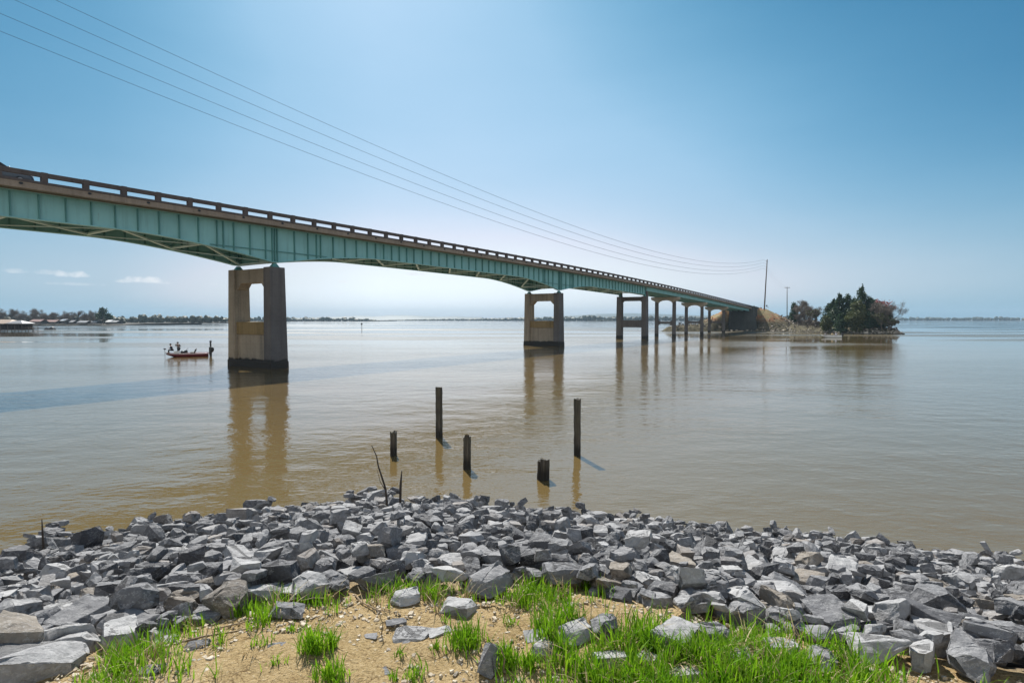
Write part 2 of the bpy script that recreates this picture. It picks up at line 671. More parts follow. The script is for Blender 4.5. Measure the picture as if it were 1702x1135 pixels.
M['teal'] = teal_mat()
M['brace'] = plain("pale_green_brace_paint", (.62, .82, .86), 0.6, 0, .15, .5, .05)
M['deck'] = concrete("deck_edge_concrete", (.33, .275, .225), (.20, .165, .135), wet=False)
M['rail'] = concrete("dark_rail_concrete", (.125, .108, .105), (.07, .06, .06), wet=False)
M['asphalt'] = plain("asphalt", (.05, .05, .052), .9, 0, .2, 2, .3)
M['pier'] = concrete("weathered_pier_concrete", (.37, .315, .245), (.155, .14, .125))
M['pier_dark'] = concrete("grey_pier_concrete", (.16, .15, .148), (.095, .09, .09))
M['ledge'] = concrete("mossy_ledge_concrete", (.30, .22, .11), (.13, .10, .045), wet=False)
M['cap'] = concrete("cap_beam_concrete", (.47, .42, .35), (.29, .25, .2), wet=False)
M['abut'] = concrete("dark_abutment_concrete", (.095, .105, .105), (.06, .065, .065), wet=False)
M['timber'] = None
M['bark'] = plain("grey_bark", (.13, .105, .085), .9, 0, .3, 4, .4)
M['pole_wood'] = plain("utility_pole_wood", (.12, .10, .085), .85, 0, .25, 2, .2)
M['wire'] = plain("wire_metal", (.035, .05, .065), .9, 0, .1, 1, 0, .1)
M['steel'] = plain("galvanised_steel", (.38, .39, .40), .45, .7, .1, 2, .05)
M['cedar'] = leaf_mat("cedar_foliage", (.028, .062, .032), (.085, .135, .07), .2)
M['olive'] = leaf_mat("olive_foliage", (.075, .10, .035), (.17, .18, .08), .25)
M['red_leaf'] = leaf_mat("red_spring_buds", (.30, .05, .04), (.50, .12, .09), .3)
M['twig'] = leaf_mat("bare_twigs", (.15, .125, .105), (.27, .23, .20), 0)
M['grass'] = leaf_mat("fresh_green_grass", (.115, .29, .008), (.30, .50, .024), .45, .5)
M['straw'] = leaf_mat("dry_straw", (.36, .27, .14), (.58, .47, .28), .1)
M['woods'] = leaf_mat("far_wood_foliage", (.035, .05, .03), (.08, .085, .055), 0)
M['paint_black'] = plain("black_paint", (.02, .02, .022), .35, 0, .1, 3, 0)
M['tyre'] = plain("tyre_rubber", (.02, .02, .02), .85, 0, .1, 5, .1)


def timber_mat():
    m, nt, b = new_mat("weathered_piling_timber")
    v = pos(nt)
    grain = nz(nt, pos(nt, (22, 22, 1.2)), 1.0, 6, .65)
    c = ramp(nt, grain, [(0.3, (.026, .022, .018)), (0.55, (.08, .07, .057)), (0.75, (.17, .15, .12))])
    c = mixc(nt, ramp(nt, nz(nt, v, 2.5, 4), [(0.45, 0), (0.7, .5)]), c, (.11, .115, .07))
    s = nt.nodes.new("ShaderNodeSeparateXYZ")
    g = nt.nodes.new("ShaderNodeNewGeometry")
    nt.links.new(g.outputs["Position"], s.inputs[0])
    c = mixc(nt, ramp(nt, s.outputs[2], [(0.25, .85), (0.5, 0)]), c, (.012, .011, .009))
    nt.links.new(c, b.inputs["Base Color"])
    b.inputs["Roughness"].default_value = .85
    bump(nt, b, grain, .9, .03)
    return m


M['timber'] = timber_mat()

# ------------------------------------------------------------------ the setting: water, bank
XS = np.array([-80, -40, -22, -11.3, -8.5, -6.6, -2.9, .75, 4.3, 7.5, 10.8, 20, 40, 80.])
YS = np.array([-12, 0, 6.6, 10.2, 12.6, 14.2, 14.9, 13.9, 12.8, 12.2, 10.8, 7.6, 1, -12.])
XT = np.array([-80, -30, -8, -4, -2.6, -1.65, -.84, 0, .6, 1.28, 1.87, 2.5, 4, 8, 30, 80.])
YT = np.array([-30, -10, -.8, 1.6, 2.9, 3.65, 3.9, 3.95, 3.7, 3.4, 3.15, 2.95, 2.0, 0, -8, -30.])
TOP = 3.1


def terrain(x, y):
    x = np.asarray(x, float)
    y = np.asarray(y, float)
    ys, yt = np.interp(x, XS, YS), np.interp(x, XT, YT)
    t = (y - yt) / (ys - yt)
    # rounded crest, then an even bank running on under the water
    k = 0.07
    tt = np.where(t < -k, 0, np.where(t < k, (t + k) ** 2 / (4 * k), t))
    z = TOP - TOP * tt - 0.12 * np.clip(t, 0, 1)
    z = np.maximum(z, -4.0)
    wob = .05 * np.sin(1.7 * x + .8 * y) * np.sin(1.1 * y - .6 * x + 1) + .018 * np.sin(5.1 * x + 2) * np.sin(4.7 * y + x)
    return z + wob * np.clip(1.2 - np.abs(t), .3, 1), t


def ground_z(x, y):
    return float(terrain(x, y)[0])


def on_ground(px, py):
    p = on_plane(px, py, TOP)
    for _ in range(25):
        p = on_plane(px, py, ground_z(p.x, p.y))
    return p


def build_ground():
    xs = np.concatenate([np.linspace(-80, -17, 50), np.linspace(-16.9, -5.0, 110), np.linspace(-4.95, 4.95, 250), np.linspace(5.0, 16.9, 110), np.linspace(17, 80, 50)])
    ys = np.concatenate([np.linspace(-60, 1.0, 45), np.linspace(1.05, 5.5, 120), np.linspace(5.55, 22, 110), np.linspace(22.5, 40, 10)])
    X, Y = np.meshgrid(xs, ys)
    Z, T = terrain(X, Y)
    fine = np.zeros_like(Z)
    near = (np.abs(X) < 5.2) & (Y > .8) & (Y < 5.8)
    idx = np.argwhere(near)
    for i, j in idx:
        p = Vector((X[i, j], Y[i, j], 0))
        fine[i, j] = .016 * mnoise.noise(p * 5) + .012 * mnoise.noise(p * 13 + Vector((5, 1, 2))) + .05 * mnoise.noise(p * 1.1)
    Z = Z + fine
    ny, nx = X.shape
    v = np.stack([X.ravel(), Y.ravel(), Z.ravel()], 1)
    a = (np.arange(ny - 1)[:, None] * nx + np.arange(nx - 1)[None, :]).ravel()
    f = np.stack([a, a + 1, a + nx + 1, a + nx], 1)
    o = fast_mesh("ground", v, f, M['soil'], smooth=True)
    at_ = o.data.attributes.new("bank", 'FLOAT', 'POINT')
    at_.data.foreach_set('value', np.clip((T.ravel() - .035) / .05, 0, 1).astype(np.float32))
    tag(o, kind='structure')
    o["label"] = "tan sandy soil on top of the bank"
    return o


ground = build_ground()

wm = MB()
wm.add([(-6900, -300, 0), (6900, -300, 0), (6900, 6900, 0), (-6900, 6900, 0)], [(0, 1, 2, 3)])
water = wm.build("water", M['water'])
tag(water, "brown lake water reflecting the pale sky", kind='structure')


def build_haze():
    m = bpy.data.materials.new("haze_air")
    m.use_nodes = True
    nt = m.node_tree
    nt.nodes.clear()
    out = nt.nodes.new("ShaderNodeOutputMaterial")
    pv = nt.nodes.new("ShaderNodeVolumePrincipled")
    pv.inputs["Density"].default_value = HAZE
    pv.inputs["Color"].default_value = (.58, .80, 1.0, 1)
    pv.inputs["Anisotropy"].default_value = 0.0
    nt.links.new(pv.outputs[0], out.inputs["Volume"])
    mb = MB()
    mb.hexa([(-7000, -400, -6), (7000, -400, -6), (7000, 7000, -6), (-7000, 7000, -6),
             (-7000, -400, 120), (7000, -400, 120), (7000, 7000, 120), (-7000, 7000, 120)])
    o = mb.build("haze", m)
    tag(o, "thin pale haze over the lake", kind='stuff')


build_haze()

# ------------------------------------------------------------------ the bridge
BT = math.atan2(1490 - 851, 945)
BD = Vector((math.sin(BT), math.cos(BT), 0))        # along the bridge, away from the camera
BN = Vector((-math.cos(BT), math.sin(BT), 0))       # across it, towards the far side
BO = Vector((-23.29, 57.8, 0))
_S = np.array([-120, -60, -20, 0, 26, 52, 102, 141, 185, 226])
_Z = np.array([14.9, 15.45, 15.68, 15.72, 15.62, 15.42, 14.72, 13.62, 12.25, 10.95])
_P = np.polyfit(_S, _Z, 5)


def zr(s):
    return float(np.polyval(_P, s))


def B(s, t, z):
    return BO + BD * s + BN * t + Vector((0, 0, z))


S0, S3, S_END = -95.0, 103.7, 225.0
DECK_W = 9.1
PIERS = [-59.2, 0.0, 59.2]


def depth_g(s):
    d = 1.92
    for p in PIERS:
        a = abs(s - p)
        if a < 14:
            d = max(d, 1.92 + 1.6 * (1 - a / 14) ** 1.6)
    return d


ZW = 1.36          # rail top down to the top of the steel


def z_bot(s):
    return zr(s) - ZW - depth_g(s)


bridge = empty("girder_bridge", BO)
tag(bridge, "long teal steel girder road bridge with dark concrete rail crossing the lake", "bridge")
bridge_inv = Matrix.Translation(-BO)


def bpart(mb, name, mat, parent=bridge, bevel=0.0, smooth=False):
    off = BO
    mb.v = [(p[0] - off.x, p[1] - off.y, p[2]) for p in mb.v]
    return mb.build(name, mat, parent, bevel=bevel, smooth=smooth)


def sweep(mb, ss, sec):
    """sec(s) -> list of (t, z) outline"""
    mb.loft([[B(s, t, z) for t, z in sec(s)] for s in ss])


def seg_range(a, b, step):
    n = max(1, int(round((b - a) / step)))
    return [a + (b - a) * i / n for i in range(n + 1)]


def build_bridge():
    ss = seg_range(S0, S_END, 2.5)
    # slab and curbs
    mb = MB()
    sweep(mb, ss, lambda s: [(0, zr(s) - 1.30), (0, zr(s) - .86), (.45, zr(s) - .86), (.75, zr(s) - .93), (DECK_W - .75, zr(s) - .93),
                            (DECK_W - .45, zr(s) - .86), (DECK_W, zr(s) - .86), (DECK_W, zr(s) - 1.30),
                            (DECK_W - .1, zr(s) - 1.34), (DECK_W - 1.4, zr(s) - 1.22), (1.4, zr(s) - 1.22), (.1, zr(s) - 1.34)])
    deck = bpart(mb, "deck", M['deck'])
    mb = MB()
    sweep(mb, ss, lambda s: [(.8, zr(s) - .925), (.8, zr(s) - .90), (DECK_W - .8, zr(s) - .90), (DECK_W - .8, zr(s) - .925)])
    bpart(mb, "road_surface", M['asphalt'], deck)
    # drain outlets in the deck edge
    s = -20.6
    while s < 100:
        mb = MB()
        mb.loft([[B(s + .13 * math.cos(a), -.05, zr(s) - 1.0 + .09 * math.sin(a)) for a in np.linspace(0, 2 * math.pi, 8, endpoint=False)],
                 [B(s + .13 * math.cos(a), .05, zr(s) - 1.0 + .09 * math.sin(a)) for a in np.linspace(0, 2 * math.pi, 8, endpoint=False)]])
        bpart(mb, "drain_outlet", M['paint_black'], deck)
        s += 4.15
    # railings: beam, base curb, posts
    for side in (0, 1):
        t0 = .04 if side == 0 else DECK_W - .34
        mb = MB()
        sweep(mb, ss, lambda s: [(t0, zr(s) - .32), (t0, zr(s)), (t0 + .3, zr(s)), (t0 + .3, zr(s) - .32)])
        sweep(mb, ss, lambda s: [(t0 - .08, zr(s) - .86), (t0 - .08, zr(s) - .69), (t0 + .38, zr(s) - .69), (t0 + .38, zr(s) - .86)])
        rail = bpart(mb, "railing", M['rail'])
        rest = MB()
        n = -29
        while -19.2 + 2.585 * n < S_END - .5:
            s = -19.2 + 2.585 * n
            w = .19
            pts = [B(s + a, t, z) for z, a, t in [(zr(s) - .70, -w, t0 - .03), (zr(s) - .70, w, t0 - .03), (zr(s) - .70, w, t0 + .33), (zr(s) - .70, -w, t0 + .33),
                                                  (zr(s) + .02, -w, t0 - .03), (zr(s) + .02, w, t0 - .03), (zr(s) + .02, w, t0 + .33), (zr(s) + .02, -w, t0 + .33)]]
            if side == 0 and -2 <= n <= 92:
                bpart(MB().hexa(pts), "rail_post", M['rail'], rail)
            else:
                rest.hexa(pts)
            n += 1
        o = bpart(rest, "rail_posts", M['rail'], rail)
        tag(o, kind='stuff')
    # main plate girders
    ssg = seg_range(S0, S3, 0.8)
    for gi, t in enumerate((1.25, 7.85)):
        mb = MB()
        sweep(mb, ssg, lambda s: [(t - .01, z_bot(s)), (t - .01, zr(s) - ZW), (t + .01, zr(s) - ZW), (t + .01, z_bot(s))])
        sweep(mb, ssg, lambda s: [(t - .22, zr(s) - ZW - .06), (t - .22, zr(s) - ZW + .03), (t + .22, zr(s) - ZW + .03), (t + .22, zr(s) - ZW - .06)])
        sweep(mb, ssg, lambda s: [(t - .24, z_bot(s) - .06), (t - .24, z_bot(s) + .02), (t + .24, z_bot(s) + .02), (t + .24, z_bot(s) - .06)])
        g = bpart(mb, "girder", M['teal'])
        # upright stiffeners, doubled at the splices
        pos_ = []
        for p in (-59.2, 0, 59.2):
            pos_ += [p - .28, p, p + .28]
            pos_ += [p + k for k in (-5.95, -5.35, 5.05, 5.6)]
        s = -22.6
        while s < S3:
            k = min(abs(s - q) for q in pos_)
            if k > .55:
                pos_.append(s)
            s += 1.66 if (s < 12 or s > 20) else 1.33
        for s in sorted(pos_):
            if s < -23.5 or gi == 1 and (s < -23.5):
                continue
            mb = MB()
            sides = (-1,) if gi == 0 else (-1,)
            for sd in sides:
                c = t + sd * .11
                mb.hexa([B(s + a, c + b_, z) for z, a, b_ in [(z_bot(s) + .03, -.035, -.1), (z_bot(s) + .03, .035, -.1), (z_bot(s) + .03, .035, .1), (z_bot(s) + .03, -.035, .1),
                                                            (zr(s) - ZW - .07, -.035, -.1), (zr(s) - ZW - .07, .035, -.1), (zr(s) - ZW - .07, .035, .1), (zr(s) - ZW - .07, -.035, .1)]])
            if gi == 0:
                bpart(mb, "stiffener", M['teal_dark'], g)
            else:
                REST.v, REST.f = (REST.v, REST.f)
                REST.add(mb.v, mb.f)
        if gi == 1:
            o = bpart(REST, "stiffeners", M['teal_dark'], g)
            tag(o, kind='stuff')
        # lengthwise stiffener low on the web beside each pier
        for p in (0.0, 59.2):
            mb = MB()
            zz = lambda s: zr(s) - ZW - 2.35
            sweep(mb, seg_range(p - 6.6, p + 6.4, 1.0), lambda s: [(t - .13, zz(s) - .03), (t - .13, zz(s) + .03), (t - .012, zz(s) + .03), (t - .012, zz(s) - .03)])
            bpart(mb, "web_stiffener", M['teal_dark'], g)
    # bottom lateral bracing and cross struts
    nodes = [-21 + 7.0 * i for i in range(0, 18)]

    def member(a, b, r=.12):
        mb = MB()
        d = (b - a).normalized()
        u = Vector((0, 0, 1))
        w = d.cross(u).normalized()
        pts = []
        for q in (a, b):
            pts += [q - w * r - u * r * .6, q + w * r - u * r * .6, q + w * r + u * r * .6, q - w * r + u * r * .6]
        mb.hexa(pts)
        return mb
    for i, s in enumerate(nodes):
        zb = z_bot(s) + .12
        bpart(member(B(s, 1.5, zb), B(s, 7.6, zb)), "cross_strut", M['brace'])
        # cross frame between the webs
        if i % 1 == 0:
            fr = member(B(s, 1.3, z_bot(s) + .3), B(s, 7.8, zr(s) - ZW - .35), .06)
            f2 = member(B(s, 7.8, z_bot(s) + .3), B(s, 1.3, zr(s) - ZW - .35), .06)
            fr.add(f2.v, f2.f)
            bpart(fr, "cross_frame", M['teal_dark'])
        if i + 1 < len(nodes):
            s2 = nodes[i + 1]
            z2 = z_bot(s2) + .12
            bpart(member(B(s, 1.5, zb), B(s2, 7.6, z2)), "brace", M['brace'])
            bpart(member(B(s, 7.6, zb - .1), B(s2, 1.5, z2 - .1), .06), "brace", M['brace'])
    # stringers under the slab
    for t in (3.45, 5.65):
        mb = MB()
        sweep(mb, seg_range(S0, S3, 3), lambda s: [(t - .12, zr(s) - 1.85), (t - .12, zr(s) - 1.23), (t + .12, zr(s) - 1.23), (t + .12, zr(s) - 1.85)])
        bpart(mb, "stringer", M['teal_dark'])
    # shallow beams of the approach spans
    for t in (1.05, 3.4, 5.7, 8.05):
        mb = MB()
        ssa = seg_range(S3 + .25, S_END - .2, 3)
        sweep(mb, ssa, lambda s: [(t - .02, zr(s) - ZW - 1.0), (t - .02, zr(s) - ZW), (t + .02, zr(s) - ZW), (t + .02, zr(s) - ZW - 1.0)])
        for z0 in (-ZW - .04, -ZW - 1.02):
            sweep(mb, ssa, lambda s: [(t - .19, zr(s) + z0), (t - .19, zr(s) + z0 + .055), (t + .19, zr(s) + z0 + .055), (t + .19, zr(s) + z0)])
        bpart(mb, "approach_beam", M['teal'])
    # bearings on the piers
    for p in (0.0, 59.2, S3 - .4):
        for t in (1.25, 7.85):
            mb = MB()
            z = z_bot(p) - .06
            mb.hexa([B(p + a, t + b_, zz) for zz, a, b_ in [(z - .42, -.42, -.3), (z - .42, .42, -.3), (z - .42, .42, .3), (z - .42, -.42, .3),
                                                          (z, -.14, -.16), (z, .14, -.16), (z, .14, .16), (z, -.14, .16)]])
            bpart(mb, "bearing", M['teal_dark'])


REST = MB()
build_bridge()


def leg(mb, s, t, z0, z1, a0, b0, a1, b1, tshift=0.0):
    """tapered pier leg; a along the bridge, b across"""
    mb.hexa([B(s + x * a0 / 2, t + y * b0 / 2, z0) for x, y in ((-1, -1), (1, -1), (1, 1), (-1, 1))] +
            [B(s + x * a1 / 2, t + tshift + y * b1 / 2, z1) for x, y in ((-1, -1), (1, -1), (1, 1), (-1, 1))])


def tall_pier(s, label, base=True):
    root = empty("bridge_pier", B(s, 4.55, 0))
    tag(root, label, "pier", "concrete piers carrying the bridge")
    off = B(s, 4.55, 0)

    def part(mb, name, mat, bevel=.04):
        mb.v = [(p[0] - off.x, p[1] - off.y, p[2]) for p in mb.v]
        return mb.build(name, mat, root, bevel=bevel)
    zt = z_bot(s) - .48
    for t, sh, mt in ((1.2, .1, M['pier_dark']), (7.9, -.1, M['pier'])):
        mb = MB()
        leg(mb, s, t, -3, zt, 2.05, 1.30, 1.70, 1.15, sh)
        part(mb, "leg", M['pier_dark'] if t < 4 else M['pier'])
    # top beam with chamfered soffit corners
    mb = MB()
    za, zb_ = zt - 1.5, zt - .06
    out = [(1.5, zb_), (1.5, za - .75), (2.15, za - .6), (2.75, za), (6.35, za), (6.95, za - .6), (7.6, za - .75), (7.6, zb_)]
    mb.loft([[B(s - .62, t, z) for t, z in out], [B(s + .62, t, z) for t, z in out]])
    part(mb, "cap_beam", M['pier'], 0.03)
    # low wall between the legs with a stained ledge
    mb = MB()
    leg(mb, s, 4.55, -3, 3.45, 1.1, 5.7, 1.1, 5.9)
    part(mb, "wall", M['pier'], 0)
    mb = MB()
    leg(mb, s, 4.55, 3.45, 4.75, 1.36, 5.75, 1.36, 5.75)
    part(mb, "ledge", M['ledge'], .03)
    mb = MB()
    leg(mb, s, 4.55, -3, .72, 2.12, 8.04, 2.08, 8.0)
    part(mb, "footing", M['pier_dark'], .06)
    return root


tall_pier(0.0, "nearest and tallest concrete bridge pier standing in the water beside the red boat")
tall_pier(59.2, "second concrete bridge pier with a low wall between its two legs, in open water")


def portal_pier():
    s = S3 - .4
    off = B(s, 4.55, 0)
    root = empty("bridge_pier", off)
    tag(root, "third pier, a dark two-legged frame where the deep girders end", "pier", "concrete piers carrying the bridge")

    def part(mb, name, mat, bevel=.04):
        mb.v = [(p[0] - off.x, p[1] - off.y, p[2]) for p in mb.v]
        return mb.build(name, mat, root, bevel=bevel)
    zt = z_bot(s) - .48
    for t, sh in ((1.1, .1), (8.0, -.1)):
        mb = MB()
        leg(mb, s, t, -3, zt, 1.75, 1.35, 1.5, 1.25, sh)
        part(mb, "leg", M['pier_dark'])
    mb = MB()
    za, zb_ = zt - 1.15, zt - .1
    out = [(1.6, zb_), (1.6, za - .5), (2.3, za), (6.8, za), (7.5, za - .5), (7.5, zb_)]
    mb.loft([[B(s - .5, t, z) for t, z in out], [B(s + .5, t, z) for t, z in out]])
    part(mb, "cap_beam", M['pier_dark'], .03)
    mb = MB()
    leg(mb, s, 4.55, 3.0, 4.85, .9, 5.8, .9, 5.8)
    part(mb, "cross_wall", M['pier_dark'], .03)
    # upright end diaphragm that lifts the approach beams
    for t in (1.1, 8.0):
        mb = MB()
        leg(mb, s + .55, t, zt, zr(s) - ZW - 1.05, .55, .9, .5, .8)
        part(mb, "pedestal", M['pier_dark'], .02)


portal_pier()


def bent(s, label):
    off = B(s, 4.55, 0)
    root = empty("bridge_bent", off)
    tag(root, label, "pier", "slender bents under the low approach spans")

    def part(mb, name, mat, bevel=.04):
        mb.v = [(p[0] - off.x, p[1] - off.y, p[2]) for p in mb.v]
        return mb.build(name, mat, root, bevel=bevel)
    zt = zr(s) - ZW - 1.03
    out = [(.35, zt - .1), (.35, zt - .75), (1.3, zt - 1.25), (2.5, zt - 1.75), (2.6, zt - 1.45), (3.5, zt - 1.1), (4.55, zt - 1.0), (5.6, zt - 1.1), (6.5, zt - 1.45),
           (6.6, zt - 1.75), (7.8, zt - 1.25), (8.75, zt - .75), (8.75, zt - .1)]
    mb = MB()
    mb.loft([[B(s - .6, t, z) for t, z in out], [B(s + .6, t, z) for t, z in out]])
    part(mb, "cap_beam", M['cap'], .03)
    for t in (1.95, 7.15):
        mb = MB()
        leg(mb, s, t, -3, zt - 1.3, 1.0, .95, .9, .85)
        part(mb, "column", M['pier_dark'], .05)
    mb = MB()
    za, zb_ = 3.75, 4.4
    out = [(2.3, zb_ + .8), (2.3, za - .8), (2.55, za - .3), (3.1, za), (6.0, za), (6.55, za - .3), (6.8, za - .8), (6.8, zb_ + .8), (6.55, zb_ + .3), (6.0, zb_), (3.1, zb_), (2.55, zb_ + .3)]
    mb.loft([[B(s - .3, t, z) for t, z in out], [B(s + .3, t, z) for t, z in out]])
    part(mb, "cross_beam", M['pier_dark'], 0)


bent(128.5, "first slender bent after the deep girders, tallest of the pale-capped ones")
bent(157.0, "middle slender bent with a pale cap beam and two thin columns")
bent(185.5, "last slender bent before the dark abutment, in front of the rocky point")


def abutment():
    s = S_END
    off = B(s, 3.5, 0)
    root = empty("bridge_abutment", off)
    tag(root, "dark concrete abutment wall closing the far end of the bridge", "abutment")

    def part(mb, name, mat, bevel=.05):
        mb.v = [(p[0] - off.x, p[1] - off.y, p[2]) for p in mb.v]
        return mb.build(name, mat, root, bevel=bevel)
    zt = zr(s) - 1.0
    mb = MB()
    mb.loft([[B(s, -1.0, zt - 1.3), B(s, -2.6, -1), B(s, 9.6, -1), B(s, 9.2, zt - 1.3)],
             [B(s + 2, -1.0, zt - 1.3), B(s + 2, -2.6, -1), B(s + 2, 9.6, -1), B(s + 2, 9.2, zt - 1.3)]])
    part(mb, "wall", M['abut'])
    mb = MB()
    mb.loft([[B(s + .7, -1.0, zt + .9), B(s + .7, -1.0, zt - 1.3), B(s + .7, 9.2, zt - 1.3), B(s + .7, 9.2, zt + .9)],
             [B(s + 2, -1.0, zt + .9), B(s + 2, -1.0, zt - 1.3), B(s + 2, 9.2, zt - 1.3), B(s + 2, 9.2, zt + .9)]])
    part(mb, "back_wall", M['abut'])
    for t0, t1 in ((-1.6, -1.0), (9.2, 9.8)):
        mb = MB()
        mb.loft([[B(s + 1.9, t0, zt + .6), B(s + 1.9, t0 - (1.0 if t0 < 0 else -.4), -1), B(s + 1.9, t1, -1), B(s + 1.9, t1, zt + .6)],
                 [B(s + 9, t0, zt + .3), B(s + 9, t0 - .3, 3), B(s + 9, t1, 3), B(s + 9, t1, zt + .3)]])
        part(mb, "wing_wall", M['abut'])


abutment()

# ------------------------------------------------------------------ peninsula at the end of the bridge
POLY = np.array([(64, 244), (70, 240), (78, 240), (88, 240), (96, 240.5), (103, 238), (108, 233), (113, 226), (117, 215), (119, 206), (124, 196), (129, 192), (134, 195),
                 (138, 204), (143, 218), (152, 240), (166, 270), (190, 320), (230, 420), (215, 430), (170, 372), (140, 330), (118, 300), (98, 280), (80, 266), (68, 254)], float)
ridge0 = B(S_END, 4.55, 0)


def poly_sd(x, y):
    """signed distance, positive inside"""
    n = len(POLY)
    d = np.full(x.shape, 1e9)
    inside = np.zeros(x.shape, bool)
    for i in range(n):
        a, b = POLY[i], POLY[(i + 1) % n]
        e = b - a
        t = np.clip(((x - a[0]) * e[0] + (y - a[1]) * e[1]) / (e @ e), 0, 1)
        d = np.minimum(d, np.hypot(x - a[0] - t * e[0], y - a[1] - t * e[1]))
        c = ((a[1] > y) != (b[1] > y)) & (x < (b[0] - a[0]) * (y - a[1]) / (b[1] - a[1] + 1e-12) + a[0])
        inside ^= c
    return np.where(inside, d, -d)


def island_z(x, y):
    x = np.asarray(x, float)
    y = np.asarray(y, float)
    sd = poly_sd(x, y)
    s = (x - ridge0.x) * BD.x + (y - ridge0.y) * BD.y
    t = (x - ridge0.x) * BN.x + (y - ridge0.y) * BN.y
    top = np.interp(s, [-25, -12, -4, 2, 25, 45, 75, 120], [1.5, 4.5, 8.0, 10.0, 9.6, 7.0, 4.8, 4.0])
    hill = top - np.maximum(0, np.abs(t) - 6.5) * .55
    hill = np.where(s < 1.9, np.minimum(hill, np.where((t > -7.6) & (t < 5.3), -1 + 0 * hill, hill)), hill)
    gap = (s < 2.2) & (s > -16) & (t > -7.6) & (t < 5.3)
    low = np.interp(sd, [-8, 0, 2.0, 7, 30], [-3, 0, 1.7, 2.4, 3.2])
    z = np.where(sd > 0, np.minimum(np.maximum(low, hill), sd * 1.05 + .0), low)
    z = np.where(gap, np.minimum(z, .25), z)
    w = .35 * np.sin(x * .9 + y * .31) * np.sin(y * .77 - x * .4) + .2 * np.sin(2.3 * x + 1.1 * y) * np.sin(1.9 * y - .7 * x)
    return z + w * np.clip(sd / 4, 0, 1)


def island_mat():
    m, nt, b = new_mat("red_clay_and_dry_grass")
    v = wpos(nt)
    n = nz(nt, v, .35, 6, .6)
    c = ramp(nt, n, [(0.40, (.36, .17, .09)), (0.49, (.34, .24, .14)), (0.58, (.30, .26, .15)), (0.7, (.20, .19, .085))])
    f = nz(nt, v, 1.6, 6, .7)
    c = mixc(nt, ramp(nt, f, [(0.48, 0), (0.66, .75)]), c, (.10, .085, .05))
    s = nt.nodes.new("ShaderNodeSeparateXYZ")
    g = nt.nodes.new("ShaderNodeNewGeometry")
    nt.links.new(g.outputs["Position"], s.inputs[0])
    mr = nt.nodes.new("ShaderNodeMapRange")
    mr.inputs[1].default_value = 3.5
    mr.inputs[2].default_value = 6.0
    nt.links.new(s.outputs[2], mr.inputs[0])
    scr = ramp(nt, nz(nt, v, .8, 6, .7), [(0.4, (.055, .05, .035)), (0.6, (.17, .15, .10))])
    c = mixc(nt, mr.outputs[0], scr, c)
    nt.links.new(c, b.inputs["Base Color"])
    b.inputs["Roughness"].default_value = 1
    b.inputs["Specular IOR Level"].default_value = .1
    bump(nt, b, f, .9, .5)
    return m


def build_island():
    xs, ys = np.arange(56, 236, 1.3), np.arange(184, 436, 1.3)
    X, Y = np.meshgrid(xs, ys)
    Z = island_z(X, Y)
    ny, nx = X.shape
    v = np.stack([X.ravel(), Y.ravel(), Z.ravel()], 1)
    a = (np.arange(ny - 1)[:, None] * nx + np.arange(nx - 1)[None, :]).ravel()
    f = np.stack([a, a + 1, a + nx + 1, a + nx], 1)
    keep = (Z.ravel()[f].max(1) > -2.5)
    o = fast_mesh("hill", v, f[keep], island_mat(), smooth=True)
    tag(o, "low point of red clay and dry grass at the far end of the bridge", kind='structure')


build_island()

# ------------------------------------------------------------------ rock prototypes
def rock_proto(seed, dims, cuts, sub, rough=.02):
    r = random.Random(seed)
    bm = bmesh.new()
    for sx in (-1, 1):
        for sy in (-1, 1):
            for sz in (-1, 1):
                bm.verts.new((sx * dims[0] * .5 * r.uniform(.42, 1.08), sy * dims[1] * .5 * r.uniform(.42, 1.08), sz * dims[2] * .5 * r.uniform(.4, 1.08)))
    bmesh.ops.convex_hull(bm, input=bm.verts)
    for _ in range(cuts):
        n = Vector((r.gauss(0, 1) / dims[0], r.gauss(0, 1) / dims[1], r.gauss(0, 1) / dims[2])).normalized()
        ext = max(v.co.dot(n) for v in bm.verts)
        geom = bm.verts[:] + bm.edges[:] + bm.faces[:]
        bmesh.ops.bisect_plane(bm, geom=geom, dist=1e-5, plane_co=n * ext * r.uniform(.62, .9), plane_no=n, clear_outer=True)
        res = bmesh.ops.convex_hull(bm, input=bm.verts)
        kill = [g for g in res['geom_interior'] if isinstance(g, bmesh.types.BMVert)]
        if kill:
            bmesh.ops.delete(bm, geom=kill, context='VERTS')
    bmesh.ops.dissolve_limit(bm, angle_limit=R(4), verts=bm.verts, edges=bm.edges)
    bmesh.ops.bevel(bm, geom=bm.edges[:], offset=.016 * min(dims) / .5, segments=1, affect='EDGES', clamp_overlap=True)
    bmesh.ops.triangulate(bm, faces=bm.faces)
    for k in range(sub):
        lim = .30 * max(dims) / (1.75 ** k)
        es = [e for e in bm.edges if e.calc_length() > lim]
        bmesh.ops.subdivide_edges(bm, edges=es, cuts=1)
        bmesh.ops.triangulate(bm, faces=bm.faces)
    bm.normal_update()
    off = Vector((seed * 3.1, seed * 1.7, 0))
    moves = []
    for v in bm.verts:
        p = v.co
        d = mnoise.noise(p * 3 / max(dims) + off) * rough * 1.6 + mnoise.noise(p * 8 / max(dims) + off) * rough
        # stepped cleavage like split limestone
        d += rough * 1.1 * (round(2.5 * mnoise.noise(p * 2.2 / max(dims) + off * 2)) / 2.5)
        moves.append(v.normal * d * max(dims))
    for v, m_ in zip(bm.verts, moves):
        v.co += m_
    return bm


